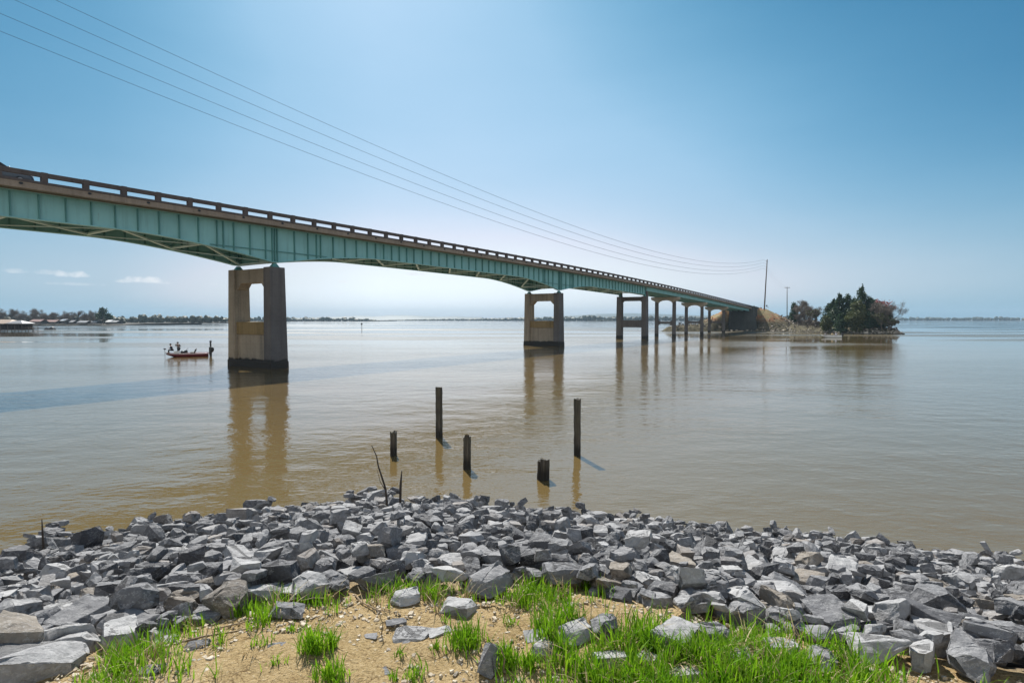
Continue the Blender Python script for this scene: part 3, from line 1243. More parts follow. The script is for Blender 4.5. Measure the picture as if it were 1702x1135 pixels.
protos = []
for i in range(44):
    r = random.Random(100 + i)
    L_ = 1.0
    kind = i % 4
    if kind == 0:
        dims = (L_, r.uniform(.6, .85), r.uniform(.28, .42))
    elif kind == 1:
        dims = (L_, r.uniform(.62, .9), r.uniform(.5, .75))
    elif kind == 2:
        dims = (L_, r.uniform(.42, .6), r.uniform(.3, .5))
    else:
        dims = (L_, r.uniform(.7, .95), r.uniform(.45, .6))
    cuts = r.randint(4, 8)
    hi = rock_proto(i, dims, cuts, 3)
    me = bpy.data.meshes.new("riprap_rock")
    hi.to_mesh(me)
    hi.free()
    me.materials.append(M['rock'])
    v = np.array([q.co[:] for q in me.vertices])
    bm2 = rock_proto(i, dims, cuts, 2)
    bm2.verts.index_update()
    v2 = np.array([q.co[:] for q in bm2.verts])
    t2 = np.array([[q.index for q in f.verts] for f in bm2.faces])
    bm2.free()
    protos.append((me, v, v2, t2, kind))

for nm, d, m_, p in (('dark', (.065, .067, .075), (.09, .092, .102), (.12, .121, .13)), ('mid', (.145, .147, .157), (.185, .187, .198), (.225, .226, .236)),
                     ('pale', (.29, .291, .30), (.345, .345, .352), (.41, .41, .413))):
    M['rock_' + nm] = rock_mat(nm + "_grey_limestone", d, m_, p, 0.0)
M['rock_brown'] = rock_mat("brownish_limestone", (.155, .14, .125), (.21, .185, .16), (.27, .24, .205), 0.0)

# ------------------------------------------------------------------ riprap: rocks dropped one by one onto the bank
CELL = .04
GX0, GX1, GY0, GY1 = -20.0, 20.0, .4, 19.0
gx, gy = np.arange(GX0, GX1, CELL), np.arange(GY0, GY1, CELL)
HM = terrain(*np.meshgrid(gx, gy))[0]
BASE = HM.copy()
OWN = np.full(HM.shape, -1, int)
placed = []            # (proto, 3x3 matrix, scale, location, tone, hero label)


def rot_mat(yaw, tilt, tdir, slope=0.0):
    m = Matrix.Rotation(yaw, 3, 'Z')
    ax = Vector((math.cos(tdir), math.sin(tdir), 0))
    return Matrix.Rotation(slope, 3, 'X') @ Matrix.Rotation(tilt, 3, ax) @ m


def drop(pi, m3, size, x, y, sink=88, commit=True, zoff=0.0):
    v = protos[pi][1] @ np.array(m3).T * size
    ix = ((v[:, 0] + x - GX0) / CELL).astype(int)
    iy = ((v[:, 1] + y - GY0) / CELL).astype(int)
    if ix.min() < 0 or iy.min() < 0 or ix.max() >= HM.shape[1] or iy.max() >= HM.shape[0]:
        return None
    x0, y0 = ix.min(), iy.min()
    w, h = ix.max() - x0 + 1, iy.max() - y0 + 1
    lo = np.full(h * w, 1e9)
    hi = np.full(h * w, -1e9)
    k = (iy - y0) * w + (ix - x0)
    np.minimum.at(lo, k, v[:, 2])
    np.maximum.at(hi, k, v[:, 2])
    lo, hi = lo.reshape(h, w), hi.reshape(h, w)
    ok = lo < 1e8
    sub = HM[y0:y0 + h, x0:x0 + w]
    z = np.percentile((sub - lo)[ok], sink) + zoff
    if commit:
        top = hi + z
        up = ok & (top > sub)
        sub[up] = top[up]
        OWN[y0:y0 + h, x0:x0 + w][up] = len(placed)
    return z


def add_rock(pi, m3, size, x, y, tone, label=None, sink=76, zoff=0.0):
    z = drop(pi, m3, size, x, y, sink, True, zoff)
    if z is None:
        return
    placed.append((pi, m3, size, (x, y, z), tone, label))


TONES = ['dark', 'dark', 'mid', 'mid', 'mid', 'pale', 'pale', 'brown']
# rocks one can pick out in the photograph: pixel, length, proto kind, yaw, tilt, tone, label
HEROES = [
    (60, 1122, .46, 0, 25, 8, 'pale', "big pale flat slab in the near left corner of the bank"),
    (150, 1062, 0.36, 2, 15, 4, 'mid', "long flat grey rock just above the big pale corner slab"),
    (95, 1050, 0.45, 1, 60, 10, 'mid', "rounded grey block above the near left corner, left of the grass"),
    (235, 1048, 0.30, 3, 80, 6, 'mid', "split layered grey block leaning over the left grass"),
    (290, 1030, 0.29, 1, 10, 12, 'pale', "pale grey block resting above the left grass edge"),
    (195, 945, 0.60, 2, 5, 5, 'dark', "long dark slab lying across the left slope"),
    (640, 935, 0.38, 1, -12, 4, 'dark', "dark square-cut block in the middle of the slope"),
    (488, 947, 0.44, 3, 5, 16, 'mid', "large flat-faced grey block left of the middle of the slope"),
    (535, 893, 0.44, 1, 20, 4, 'dark', "dark cubic rock high on the slope towards the nearest pier"),
    (715, 972, 0.36, 0, 10, 6, 'mid', "wide brown-grey slab at the top of the bank with grass growing around it"),
    (820, 978, 0.40, 0, 35, 12, 'mid', "wide humped grey slab half buried in grass at the middle of the crest"),
    (784, 950, 0.27, 1, 75, 18, 'mid', "upright pale-fronted rock behind the humped slab"),
    (470, 995, 0.27, 0, 12, 4, 'pale', "pale flat-topped rock on the soil edge left of the middle"),
    (480, 1024, 0.30, 2, 4, 3, 'mid', "grey rock with a dark notch lying on the tan soil"),
    (680, 1000, 0.24, 0, 20, 3, 'pale', "bleached flat rock sunk in the grassy soil edge"),
    (763, 1018, 0.25, 0, -10, 2, 'pale', "bleached triangular slab lying on the tan soil"),
    (1120, 1070, 0.26, 3, 40, 8, 'pale', "bleached round-topped rock deep in the green grass"),
    (960, 1060, 0.26, 0, 20, 6, 'pale', "pale flat slab where the grass meets the tan soil"),
    (1010, 1105, 0.22, 0, 10, 3, 'pale', "small pale slab inside the thick green grass"),
    (1455, 1095, 0.36, 0, -15, 6, 'pale', "pale slab poking out of the grass at lower right"),
    (1075, 1100, .17, 0, 30, 4, 'pale', "small bleached slab in the grass below the round-topped rock"),
    (1185, 1068, .24, 3, 10, 8, 'mid', "grey rock at the upper edge of the thick grass"),
    (1235, 1108, .20, 0, 70, 5, 'pale', "pale flat stone in the middle of the thick grass"),
    (1300, 1086, .22, 0, 15, 6, 'pale', "pale wedge of rock in the grass under the far trees"),
    (1365, 1112, .25, 3, 40, 8, 'mid', "grey angular rock low in the right grass"),
    (905, 1082, .17, 0, 50, 3, 'pale', "small flat stone at the left edge of the thick grass"),
    (1005, 1052, .22, 3, 20, 8, 'mid', "grey stone where the thick grass starts"),
    (1140, 1128, .20, 0, 10, 5, 'pale', "pale stone near the bottom edge inside the grass"),
    (1530, 1108, 0.23, 1, 50, 12, 'pale', "pale pointed rock at the right end of the grass"),
    (1610, 1118, 0.38, 3, 35, 14, 'mid', "large grey ridge-backed boulder in the near right corner"),
    (1395, 918, 0.50, 1, -18, 6, 'dark', "big dark brown-grey block near the water on the right"),
    (1316, 886, .34, 1, 80, 25, 'dark', "small dark pointed rock standing up at the right water's edge"),
    (1385, 1020, 0.27, 1, 5, 4, 'pale', "white-faced square block on the right slope"),
    (1450, 1032, 0.48, 0, -20, 12, 'mid', "long sloping slab right of the white-faced block"),
    (658, 826, .40, 1, 60, 20, 'dark', "dark rock at the tip of the bank beside the dead branch"),
    (1230, 965, 0.31, 1, 20, 10, 'brown', "brownish block in the middle of the right slope"),
]
kinds = {k: [i for i, p in enumerate(protos) if p[4] == k] for k in range(4)}
hero_r = random.Random(5)
CLEAR = []
for (px, py, L_, kd, yaw, tilt, tone, lab) in HEROES:
    p = on_ground(px, py)
    if py > 960 and px > 640:
        CLEAR.append((p.x, p.y, L_ * .48))
    add_rock(hero_r.choice(kinds[kd]), rot_mat(R(yaw), R(tilt), hero_r.uniform(0, 6.3), -.10), L_, p.x, p.y, tone, lab, 70)

rr = random.Random(21)


def t_at(x, y):
    return float(terrain(x, y)[1])


def fill(n, mean, sig, lo_, hi_, thick, tmin=.03, tmax=1.02):
    c = 0
    tries = 0
    while c < n and tries < n * 6:
        tries += 1
        best = None
        size = min(hi_, max(lo_, math.exp(rr.gauss(math.log(mean), sig))))
        for _ in range(5):
            y = rr.uniform(1.0, 18.3)
            x = rr.uniform(-1.0 * y - 3.5, 1.0 * y + 3.5)
            if abs(x) > 18.5:
                continue
            t = t_at(x, y)
            if not (tmin + size * .035 * rr.uniform(-.4, 1) < t < tmax):
                continue
            i, j = int((y - GY0) / CELL), int((x - GX0) / CELL)
            over = HM[i, j] - BASE[i, j]
            if best is None or over < best[0]:
                best = (over, x, y, t)
        if best is None or best[0] > thick * min(1, .3 + 1.7 * best[3]):
            continue
        _, x, y, t = best
        size = min(size * (.72 + .028 * (y - 4)), .62)
        pi = rr.randrange(len(protos))
        tilt = abs(rr.gauss(0, 14)) if (rr.random() < .8 or size > .34) else rr.uniform(25, 75)
        low = max(0.0, 1 - t / .22)            # the top row lies half sunk in the soil
        if low > .2:
            tilt = min(tilt, 14)
            size = min(size, .40)
        add_rock(pi, rot_mat(rr.uniform(0, 6.3), R(tilt), rr.uniform(0, 6.3), -.2), size, x, y, rr.choice(TONES), None, 76, -.16 * size * low)
        c += 1


fill(1900, .38, .27, .22, .66, .06)
fill(3000, .31, .30, .15, .60, .13)
fill(3200, .22, .3, .10, .42, .15)

# how large each rock shows: cells it owns, over distance
ids, cnt = np.unique(OWN[OWN >= 0], return_counts=True)
owned = dict(zip(ids.tolist(), cnt.tolist()))


def to_px(p):
    c, s = math.cos(R(PITCH)), math.sin(R(PITCH))
    y, z = p[1], p[2] - EYE
    f = y * c - z * s
    u = y * s + z * c
    return 851 + 945 * p[0] / f, 567.5 - 945 * u / f, f


score = []
for i, (pi, m3, size, loc, tone, lab) in enumerate(placed):
    px, py, f = to_px(loc)
    m_ = 945 * size / f * .35
    sc_ = owned.get(i, 0) * ((EYE - loc[2]) / f + .35) / f ** 2
    if not (-m_ < px < 1702 + m_ and py < 1135 + m_):
        sc_ *= 0
    if lab:
        sc_ += 1e6
    score.append(sc_)
order = sorted(range(len(placed)), key=lambda i: -score[i])
single = set(order[:300])
for i in sorted(single):
    pi, m3, size, loc, tone, lab = placed[i]
    o = bpy.data.objects.new("riprap_rock", protos[pi][0])
    col.objects.link(o)
    o.matrix_world = Matrix.LocRotScale(Vector(loc), m3.to_quaternion(), Vector((size, size, size)))
    o.material_slots[0].link = 'OBJECT'
    o.material_slots[0].material = M['rock_' + tone]
    if not lab:
        px, py, f = to_px(loc)
        t = t_at(loc[0], loc[1])
        sz = 'small' if size < .33 else ('big' if size > .5 else 'medium')
        tn = {'dark': 'dark grey', 'mid': 'grey', 'pale': 'pale grey', 'brown': 'brown-grey'}[tone]
        kd = ['flat', 'blocky', 'long', 'angular'][protos[pi][4]]
        band = ('beside the soil and grass' if t < .14 else 'on the upper slope' if t < .35 else 'halfway down the bank' if t < .65 else 'at the water')
        b2 = min(9, max(0, int(px / 170.2)))
        side = ['at the left frame edge', 'below the red boat', 'below the nearest pier', 'right of the nearest pier', 'below the dead branch', 'below the tallest post',
                'below the right post', 'below the far pole', 'below the far trees', 'at the right frame edge'][b2]
        lab = "%s %s %s rock %s, %s" % (sz, tn, kd, band, side)
    tag(o, lab, "rock", "grey riprap rocks piled on the bank")
vv, ff, base_i = [], [], 0
for i, (pi, m3, size, loc, tone, lab) in enumerate(placed):
    if i in single:
        continue
    v = protos[pi][2] @ np.array(m3).T * size + np.array(loc)
    vv.append(v)
    ff.append(protos[pi][3] + base_i)
    base_i += len(v)
rest = fast_mesh("riprap", np.concatenate(vv), np.concatenate(ff), M['rock'])
tag(rest, "mass of broken grey riprap rock covering the bank between soil and water", "rocks", kind='stuff')
print("rocks", len(placed), "single", len(single))

# fine crushed stone showing at the water's edge on the right
def scatter_stones(name, label, n, sampler, smin, smax, mat, cat="stones"):
    vv, ff, b = [], [], 0
    for _ in range(n):
        q = sampler()
        if q is None:
            continue
        x, y, z = q
        pi = rr.randrange(len(protos))
        s = smin * (smax / smin) ** (rr.random() ** 2)
        m3 = rot_mat(rr.uniform(0, 6.3), rr.uniform(0, .4), rr.uniform(0, 6.3))
        v = LOW[pi][0] @ np.array(m3).T * s + np.array((x, y, z + s * .12))
        vv.append(v)
        ff.append(LOW[pi][1] + b)
        b += len(v)
    o = fast_mesh(name, np.concatenate(vv), np.concatenate(ff), mat)
    tag(o, label, cat, kind='stuff')


LOW = []
for i in range(24):
    r = random.Random(900 + i)
    bm = rock_proto(900 + i, (1, r.uniform(.6, .9), r.uniform(.35, .7)), 3, 0)
    bm.verts.index_update()
    LOW.append((np.array([q.co[:] for q in bm.verts]), np.array([[q.index for q in f.verts] for f in bm.faces])))
    bm.free()
while len(LOW) < len(protos):
    LOW.append(LOW[len(LOW) % 24])


def hm_at(x, y):
    i, j = int((y - GY0) / CELL), int((x - GX0) / CELL)
    if 0 <= i < HM.shape[0] and 0 <= j < HM.shape[1]:
        return HM[i, j]
    return ground_z(x, y)


def s_edge():
    x = rr.uniform(3.5, 11)
    y = float(np.interp(x, XS, YS)) - abs(rr.gauss(0, .7)) + .1
    return (x, y, max(ground_z(x, y) + .06, hm_at(x, y) - .08))


def s_soil():
    y = 1.2 + 3.2 * rr.random()
    x = rr.uniform(-3.2, 3.2)
    if t_at(x, y) > .05 or OWN[int((y - GY0) / CELL), int((x - GX0) / CELL)] >= 0:
        return None
    return (x, y, ground_z(x, y) + .0)


scatter_stones("gravel", "dark crushed stone at the water's edge on the right", 1500, s_edge, .04, .16, M['rock'])
scatter_stones("pebbles", "small pale pebbles scattered over the tan soil", 14000, s_soil, .008, .042, M['pebble'])

# separate stones lying on the soil
for (px, py, L_, yaw, tone, lab) in [
    (814, 1112, .17, 80, 'mid', "small upright grey stone standing on the soil by a grass tuft"),
    (688, 1056, .24, 5, 'pale', "flat pale stone flush with the soil, left one of a touching pair"),
    (735, 1050, .20, 30, 'pale', "flat pale stone flush with the soil, right one of a touching pair"),
    (655, 1036, .15, 20, 'mid', "flat grey stone just above the pale pair on the soil"),
    (615, 1060, .09, 0, 'mid', "little grey stone alone in the middle of the tan soil"),
    (460, 1076, .10, 20, 'mid', "little grey stone left of the tall grass tuft on the soil"),
    (332, 1073, .17, 15, 'dark', "dark stone on the soil beside the long dry stem"),
    (262, 1070, .20, 40, 'pale', "pale stone among the left grass"),
    (676, 1070, .08, 70, 'mid', "tiny grey stone under the pale pair on the soil"),
    (890, 1056, .20, 10, 'pale', "flat pale stone on the soil left of the thick grass"),
    (632, 1122, .10, 30, 'mid', "grey stone low in the middle of the soil"),
    (254, 1115, .13, 20, 'mid', "grey stone lying by the left grass near the frame bottom"),
]:
    p = on_ground(px, py)
    pi = rr.choice(kinds[1] if L_ == .17 and px > 800 else kinds[0])
    o = bpy.data.objects.new("loose_stone", protos[pi][0])
    col.objects.link(o)
    up = px == 814
    m3 = rot_mat(R(yaw), R(68) if up else .08, 0.2)
    zz = .055 if up else .012 - .03 * L_
    o.matrix_world = Matrix.LocRotScale(Vector((p.x, p.y, ground_z(p.x, p.y) + zz)), m3.to_quaternion(), Vector((L_, L_ * .9, L_ * (.9 if up else .45))))
    o.material_slots[0].link = 'OBJECT'
    o.material_slots[0].material = M['rock_' + tone]
    tag(o, lab, "stone", "loose stones on the tan soil")

# ------------------------------------------------------------------ grass, straw, twigs
def blades(points, hmin, hmax, width=.0038, lean=.45):
    """tapered bent grass blades: returns verts, quads"""
    n = len(points)
    P = np.array(points)
    h = nr.uniform(hmin, hmax, n) * (0.55 + .45 * nr.random(n))
    a = nr.uniform(0, 2 * math.pi, n)
    bend = nr.uniform(.05, lean, n) * (1 + nr.random(n))
    wdir = a + math.pi / 2 + nr.normal(0, .5, n)
    w = width * nr.uniform(.6, 1.3, n)
    V = np.zeros((n, 8, 3))
    for k, (fz, wk) in enumerate(((0, .8), (.4, 1.0), (.75, .75), (1.0, .12))):
        off = bend * h * fz ** 2
        cx = P[:, 0] + np.cos(a) * off
        cy = P[:, 1] + np.sin(a) * off
        cz = P[:, 2] + h * fz * (1 - .25 * bend * fz)
        V[:, 2 * k, 0] = cx - np.cos(wdir) * w * wk
        V[:, 2 * k, 1] = cy - np.sin(wdir) * w * wk
        V[:, 2 * k + 1, 0] = cx + np.cos(wdir) * w * wk
        V[:, 2 * k + 1, 1] = cy + np.sin(wdir) * w * wk
        V[:, 2 * k, 2] = cz
        V[:, 2 * k + 1, 2] = cz
    F = np.array([[0, 1, 3, 2], [2, 3, 5, 4], [4, 5, 7, 6]])
    faces = (np.arange(n)[:, None, None] * 8 + F[None]).reshape(-1, 4)
    return V.reshape(-1, 3), faces


gr = random.Random(3)


def grass_points(zones):
    pts = []
    for (px, py, sx, sy, clumps, per, spread) in zones:
        for _ in range(clumps):
            x_, y_ = gr.gauss(px, sx), gr.gauss(py, sy)
            if y_ < 940:
                continue
            p = on_ground(x_, min(y_, 1290))
            for _ in range(per):
                x, y = p.x + gr.gauss(0, spread), p.y + gr.gauss(0, spread)
                if any((x - a) ** 2 + (y + .05 - b) ** 2 < r * r for a, b, r in CLEAR):
                    continue
                pts.append((x, y, ground_z(x, y) - .005))
    return pts


zones_dense = [(1010, 1095, 40, 30, 55, 26, .035), (1100, 1105, 55, 30, 80, 26, .04), (1190, 1105, 55, 28, 80, 26, .04), (1290, 1112, 60, 24, 85, 26, .04),
               (1380, 1120, 50, 16, 45, 24, .04), (1100, 1190, 120, 35, 90, 24, .05), (1320, 1180, 120, 30, 90, 24, .05), (930, 1045, 22, 22, 30, 24, .03),
               (918, 1078, 10, 12, 14, 26, .03), (1240, 1060, 60, 14, 30, 16, .04), (1060, 1050, 45, 14, 30, 16, .04), (1480, 1110, 40, 16, 18, 14, .04)]
zones_low = [(900, 990, 50, 10, 34, 18, .035), (800, 990, 50, 8, 20, 14, .035), (720, 992, 30, 8, 16, 14, .03), (655, 990, 25, 8, 12, 14, .03),
             (470, 1010, 30, 8, 10, 14, .03), (530, 1005, 25, 6, 8, 12, .03), (430, 1030, 20, 8, 10, 16, .03), (310, 1055, 30, 8, 7, 13, .03),
             (250, 1082, 22, 9, 11, 14, .03), (195, 1112, 18, 10, 16, 17, .03), (190, 1165, 30, 18, 20, 17, .04), (330, 1075, 40, 12, 8, 9, .03),
             (280, 1112, 34, 14, 8, 9, .03), (740, 1020, 12, 8, 5, 14, .02), (1560, 1090, 40, 14, 7, 10, .04)]
zones_dense = [(a, b, c * 1.15, d * 1.1, int(e * .75), f, g) for a, b, c, d, e, f, g in zones_dense]
zones_dense = [(a - max(0, a - 1150) * .12, b + 16, c, d * .85, e, f, g) for a, b, c, d, e, f, g in zones_dense]
va, fa = blades(grass_points(zones_dense), .09, .25)
vb, fb = blades(grass_points(zones_low), .07, .19, .0034)
go = fast_mesh("grass", np.concatenate([va, vb]), np.concatenate([fa, fb + len(va)]), M['grass'])
dv, df = blades(grass_points([(a, b, c, d, max(1, e // 4), f, g) for a, b, c, d, e, f, g in zones_dense + zones_low]), .08, .22, .003, .8)
dgo = fast_mesh("dry_grass", dv, df, M['straw'])
tag(dgo, "dead straw-coloured blades mixed into the green grass", "grass", kind='stuff')
tag(go, "bright green spring grass growing along the crest of the bank", "grass", kind='stuff')

for (px, py, n, h, sp, lab) in [
    (520, 1085, 170, .24, .035, "tallest green grass tuft standing alone on the left half of the soil"),
    (552, 1078, 80, .20, .018, "narrow grass tuft just right of the tallest lone tuft"),
    (772, 1072, 230, .20, .05, "broad grass tuft on the soil beside the bleached slab"),
    (838, 1105, 150, .20, .04, "grass tuft behind the small upright stone"),
    (880, 1108, 90, .15, .03, "thin grass tuft right of the small upright stone"),
    (550, 1132, 150, .17, .04, "grass tuft cut by the bottom frame edge under the tallest tuft"),
    (436, 1072, 40, .10, .03, "sparse short tuft left of the tallest lone tuft"),
    (655, 1130, 26, .09, .014, "wispy seedling tuft low in the middle of the soil"),
    (665, 1092, 20, .11, .02, "few green blades in the middle of the soil"),
    (690, 1125, 50, .12, .035, "short tuft near the bottom edge left of the upright stone"),
    (485, 1048, 20, .08, .02, "few short blades above the tallest lone tuft"),
    (722, 1082, 30, .10, .014, "sparse tuft below the flat pale pair of stones"),
    (455, 1110, 30, .11, .03, "sparse tuft low on the left half of the soil"),
    (845, 1040, 30, .12, .03, "sparse tuft between the bleached slab and the thick grass"),
]:
    p = on_ground(px, py)
    pts = []
    for _ in range(n):
        x, y = p.x + gr.gauss(0, sp), p.y + gr.gauss(0, sp)
        pts.append((x, y, ground_z(x, y) - .005))
    v, f = blades(pts, h * .5, h, .0036)
    v[:, 0] -= p.x
    v[:, 1] -= p.y
    v[:, 2] -= p.z
    o = fast_mesh("grass_tuft", v, f, M['grass'])
    o.location = p
    tag(o, lab, "grass", "grass tufts on the tan soil")

# dry straw litter
sv_, sf_ = [], []
mb = MB()
for _ in range(1700):
    y = 1.4 + 2.7 * gr.random()
    x = gr.uniform(-3, 3)
    if t_at(x, y) > .04:
        continue
    a, l = gr.uniform(0, math.pi), .02 + .10 * gr.random() ** 2
    z = ground_z(x, y) + .006
    d = Vector((math.cos(a), math.sin(a), gr.uniform(-.1, .25))) * l
    p = Vector((x, y, z))
    mb.tube([p - d * .5, p + Vector((gr.gauss(0, .004), gr.gauss(0, .004), .004)), p + d * .5], .0021, 3)
o = mb.build("dry_straw", M['straw'])
tag(o, "broken dry straw and stem bits littering the tan soil", "straw", kind='stuff')

M['dead_wood'] = plain("dead_wood", (.24, .18, .115), .9, 0, .3, 20, .2)
M['dark_wood'] = plain("dark_dead_wood", (.05, .038, .03), .9, 0, .3, 20, .2)
for pts, r, lab in [([(300, 1070), (340, 1062), (390, 1052), (425, 1046)], .007, "long dry stem lying on the soil at the left of the grass"),
                    ([(355, 1048), (400, 1040), (430, 1028)], .005, "short pale stem above the long dry stem"),
                    ([(590, 990), (602, 1005), (625, 1015), (650, 1022)], .006, "curved bare twig hooked over the soil edge in the middle"),
                    ([(836, 1118), (870, 1120), (910, 1121)], .006, "straight pale twig right of the small upright stone"),
                    ([(615, 1128), (640, 1112), (660, 1118)], .004, "thin forked twig at the bottom of the soil"),
                    ([(634, 1058), (636, 1045), (632, 1025)], .004, "thin upright twig on the soil in the middle")]:
    q = [on_ground(*p) for p in pts]
    if 'upright' in lab:
        b0 = q[0]
        q = [b0, b0 + Vector((.01, 0, .06)), b0 + Vector((-.015, .01, .13))]
    q = [v + Vector((0, 0, .012 + .008 * (i % 2))) for i, v in enumerate(q)]
    o = MB().tube(q, [r, r * .9, r * .7, r * .4][:len(q)] if len(q) > 3 else [r, r * .8, r * .4], 6).build("dry_twig", M['dead_wood'])
    tag(o, lab, "twig", "dry twigs on the soil")


def on_pile(px, py):
    """first point of the rock pile met along the sight line"""
    for d in np.arange(2.5, 18.5, .03):
        p = at(px, py, d)
        if p.z <= hm_at(p.x, p.y):
            return p
    return on_ground(px, py)


def stick(base, pts, rad, lab, extra=(), name="dead_branch"):
    b = on_pile(*base)
    b.z -= .15
    d = b.y
    q = [b] + [at(px, py, d + dy) for px, py, dy in pts]
    root = MB().tube([v - b for v in q], rad, 6)
    for ex in extra:
        e = [at(px, py, d + dy) - b for px, py, dy in ex]
        root.tube(e, [.012] + [.006] * (len(e) - 2) + [.003], 5)
    o = root.build(name, M['dark_wood'], loc=b)
    tag(o, lab, "branch", "dead sticks among the rocks")


stick((644, 838), [(641, 812, 0), (634, 790, .05), (629, 775, .05), (626, 758, .1), (618, 740, .1)], [.026, .024, .02, .017, .013, .008],
      "tall crooked dead branch standing up from the tip of the rocks",
      [[(641, 815, 0), (632, 800, -.1), (627, 780, -.15)], [(640, 820, 0), (630, 818, .1), (622, 822, .15)]])
stick((665, 835), [(666, 805, 0), (668, 782, .03)], [.032, .03, .01], "short thick dead stick right of the tall crooked branch")
stick((73, 905), [(71, 882, 0), (70, 862, .02)], [.018, .014, .006], "thin lone stick at the water's edge on the left")

# ------------------------------------------------------------------ old timber pilings
def piling(px, base, top, wpx, lean, seed, lab, ragged=.10, square=False):
    p = on_plane(px, base)
    d = p.y
    h = (base - top) / 945 * d * 1.003
    r = wpx / 945 * d / 2
    rg = random.Random(seed)
    n = 12
    prof = [1 + rg.uniform(-.09, .09) for _ in range(n)]
    mb = MB()
    rings = []
    zs = np.linspace(-1.2, h, 14)
    for i, z in enumerate(zs):
        ring = []
        f = (z + 1.2) / (h + 1.2)
        for k in range(n):
            a = 2 * math.pi * k / n
            rr_ = r * prof[k] * (1 + rg.uniform(-.05, .05))
            if square:
                rr_ *= min(1.28, 1 / max(abs(math.cos(a)), abs(math.sin(a)))) * .92
            zz = z
            if i == len(zs) - 1:
                zz += rg.uniform(-ragged, ragged * .4)
            ring.append((rr_ * math.cos(a) + lean * f * h, rr_ * math.sin(a), zz))
        rings.append(ring)
    mb.loft(rings, cap=False)
    b = len(mb.v) - n
    c = len(mb.v)
    mb.v.append((lean * h, 0, h - ragged * .9))
    for k in range(n):
        mb.f.append((b + k, b + (k + 1) % n, c))
    o = mb.build("timber_piling", M['timber'], loc=p)
    tag(o, lab, "post", "old timber pilings in the water")
    return p, r, h


piling(654, 757, 717, 11, .01, 1, "shortest thin timber post, leftmost of the pilings")
piling(730, 727, 642, 11.5, -.004, 2, "tall grey-green timber post farthest from the bank", .03, True)
p1 = piling(776, 779, 723, 13.5, .012, 3, "broken-topped timber post in the middle of the five pilings", .16)
piling(960, 757, 661, 11.5, -.006, 4, "tall slim timber post, rightmost of the pilings", .05)
# the thick stump is a bundle of split timbers
sp_ = on_plane(903, 797)
stump = empty("timber_stump", sp_)
tag(stump, "thick dark stump of bundled split timbers nearest the bank", "post", "old timber pilings in the water")
for k, (dx, dy, w, h) in enumerate([(-.10, 0, .085, .60), (-.02, -.07, .085, .69), (.085, -.03, .095, .66), (.03, .09, .09, .58), (-.13, .05, .06, .2), (.12, .06, .07, .62)]):
    rg = random.Random(50 + k)
    mb = MB()
    n = 8
    prof = [1 + rg.uniform(-.15, .15) for _ in range(n)]
    rings = []
    for i, z in enumerate(np.linspace(-.9, h, 9)):
        rings.append([(dx + w * prof[q] * (1 + rg.uniform(-.06, .06)) * math.cos(6.283 * q / n), dy + w * prof[q] * math.sin(6.283 * q / n),
                       z + (rg.uniform(-.06, .03) if i == 8 else 0)) for q in range(n)])
    mb.loft(rings)
    mb.build("timber", M['timber'], stump)
# wisps of dead grass on two of the pilings
for (p, r, h), hh in ((p1, .12),):
    mb = MB()
    for _ in range(16):
        a = rr.uniform(0, 6.3)
        b0 = Vector((p.x + r * .5 * math.cos(a), p.y + r * .5 * math.sin(a), h - .15))
        mb.tube([b0, b0 + Vector((rr.gauss(0, .05), rr.gauss(0, .05), .15 + hh * rr.random()))], .004, 3)
    o = mb.build("dry_weed", M['straw'])
    tag(o, "wisp of dry weeds growing on the broken-topped post", "weed")

# ------------------------------------------------------------------ poles and wires
PB = at(1270, 513.5, 256)
PTOP = at(1275, 431.5, 256.5)


def utility_pole(base, top, r, lab, arm=None, insul=()):
    root = empty("utility_pole", base)
    tag(root, lab, "pole")
    d = top - base
    MB().tube([(0, 0, -1.5), d * .5, d], [r * 1.2, r, r * .75], 8).build("pole", M['pole_wood'], root, smooth=True)
    if arm:
        mb = MB()
        mb.box((d.x, d.y - .15, d.z - .35), (arm, .14, .16), 0)
        mb.build("crossarm", M['pole_wood'], root)
    for (x, y, z) in insul:
        mb = MB()
        mb.tube([(d.x + x, d.y + y, z - .12), (d.x + x, d.y + y, z + .25)], [.13, .10], 8)
        mb.sphere((d.x + x, d.y + y, z + .25), (.2, .2, .12), 8, 4)
        mb.build("insulator", M['steel'], root)
    return root


H1 = PTOP.z - PB.z
WZ = [27.4, 28.6, 29.85, 31.1]
utility_pole(PB, PTOP, .26, "tall leaning utility pole on the clay rise behind the bridge end", None,
             [(-.28, 0, w - PB.z) for w in WZ])


def wire_obj(pts, rad, lab, grp):
    mb = MB().tube(pts, rad, 5)
    o = mb.build("power_line", M['wire'])
    tag(o, lab, "wire", grp)


wd = BD
for k, (wz, lab) in enumerate(zip(WZ, ["lowest of the four long power lines crossing the sky", "second from bottom of the four long power lines",
                                       "third from bottom of the four long power lines", "topmost of the four long power lines crossing the sky"])):
    lift = [0, 1.15, 2.45, 3.7][k]
    pts = []
    end = Vector((PTOP.x - .28, PTOP.y))
    for d in np.concatenate([np.linspace(-14, 60, 26), np.linspace(64, 250, 44), [256.5]]):
        s = (d - end.y) / BD.y
        x = end.x + BD.x * s
        z = 17.75 + .00069 * (d - 132) ** 2 + lift
        z = z if d < 250 else wz
        pts.append((x, d, z))
    w_ = np.interp
    mb = MB().tube(pts, [max(.008, min(.027, .00016 * abs(q[1]) + .006)) for q in pts], 5)
    o = mb.build("power_line", M['wire'])
    tag(o, lab, "wire", "long power lines over the bridge")
P2B = at(1308, 522.5, 300)
P2T = at(1308, 477.5, 300)
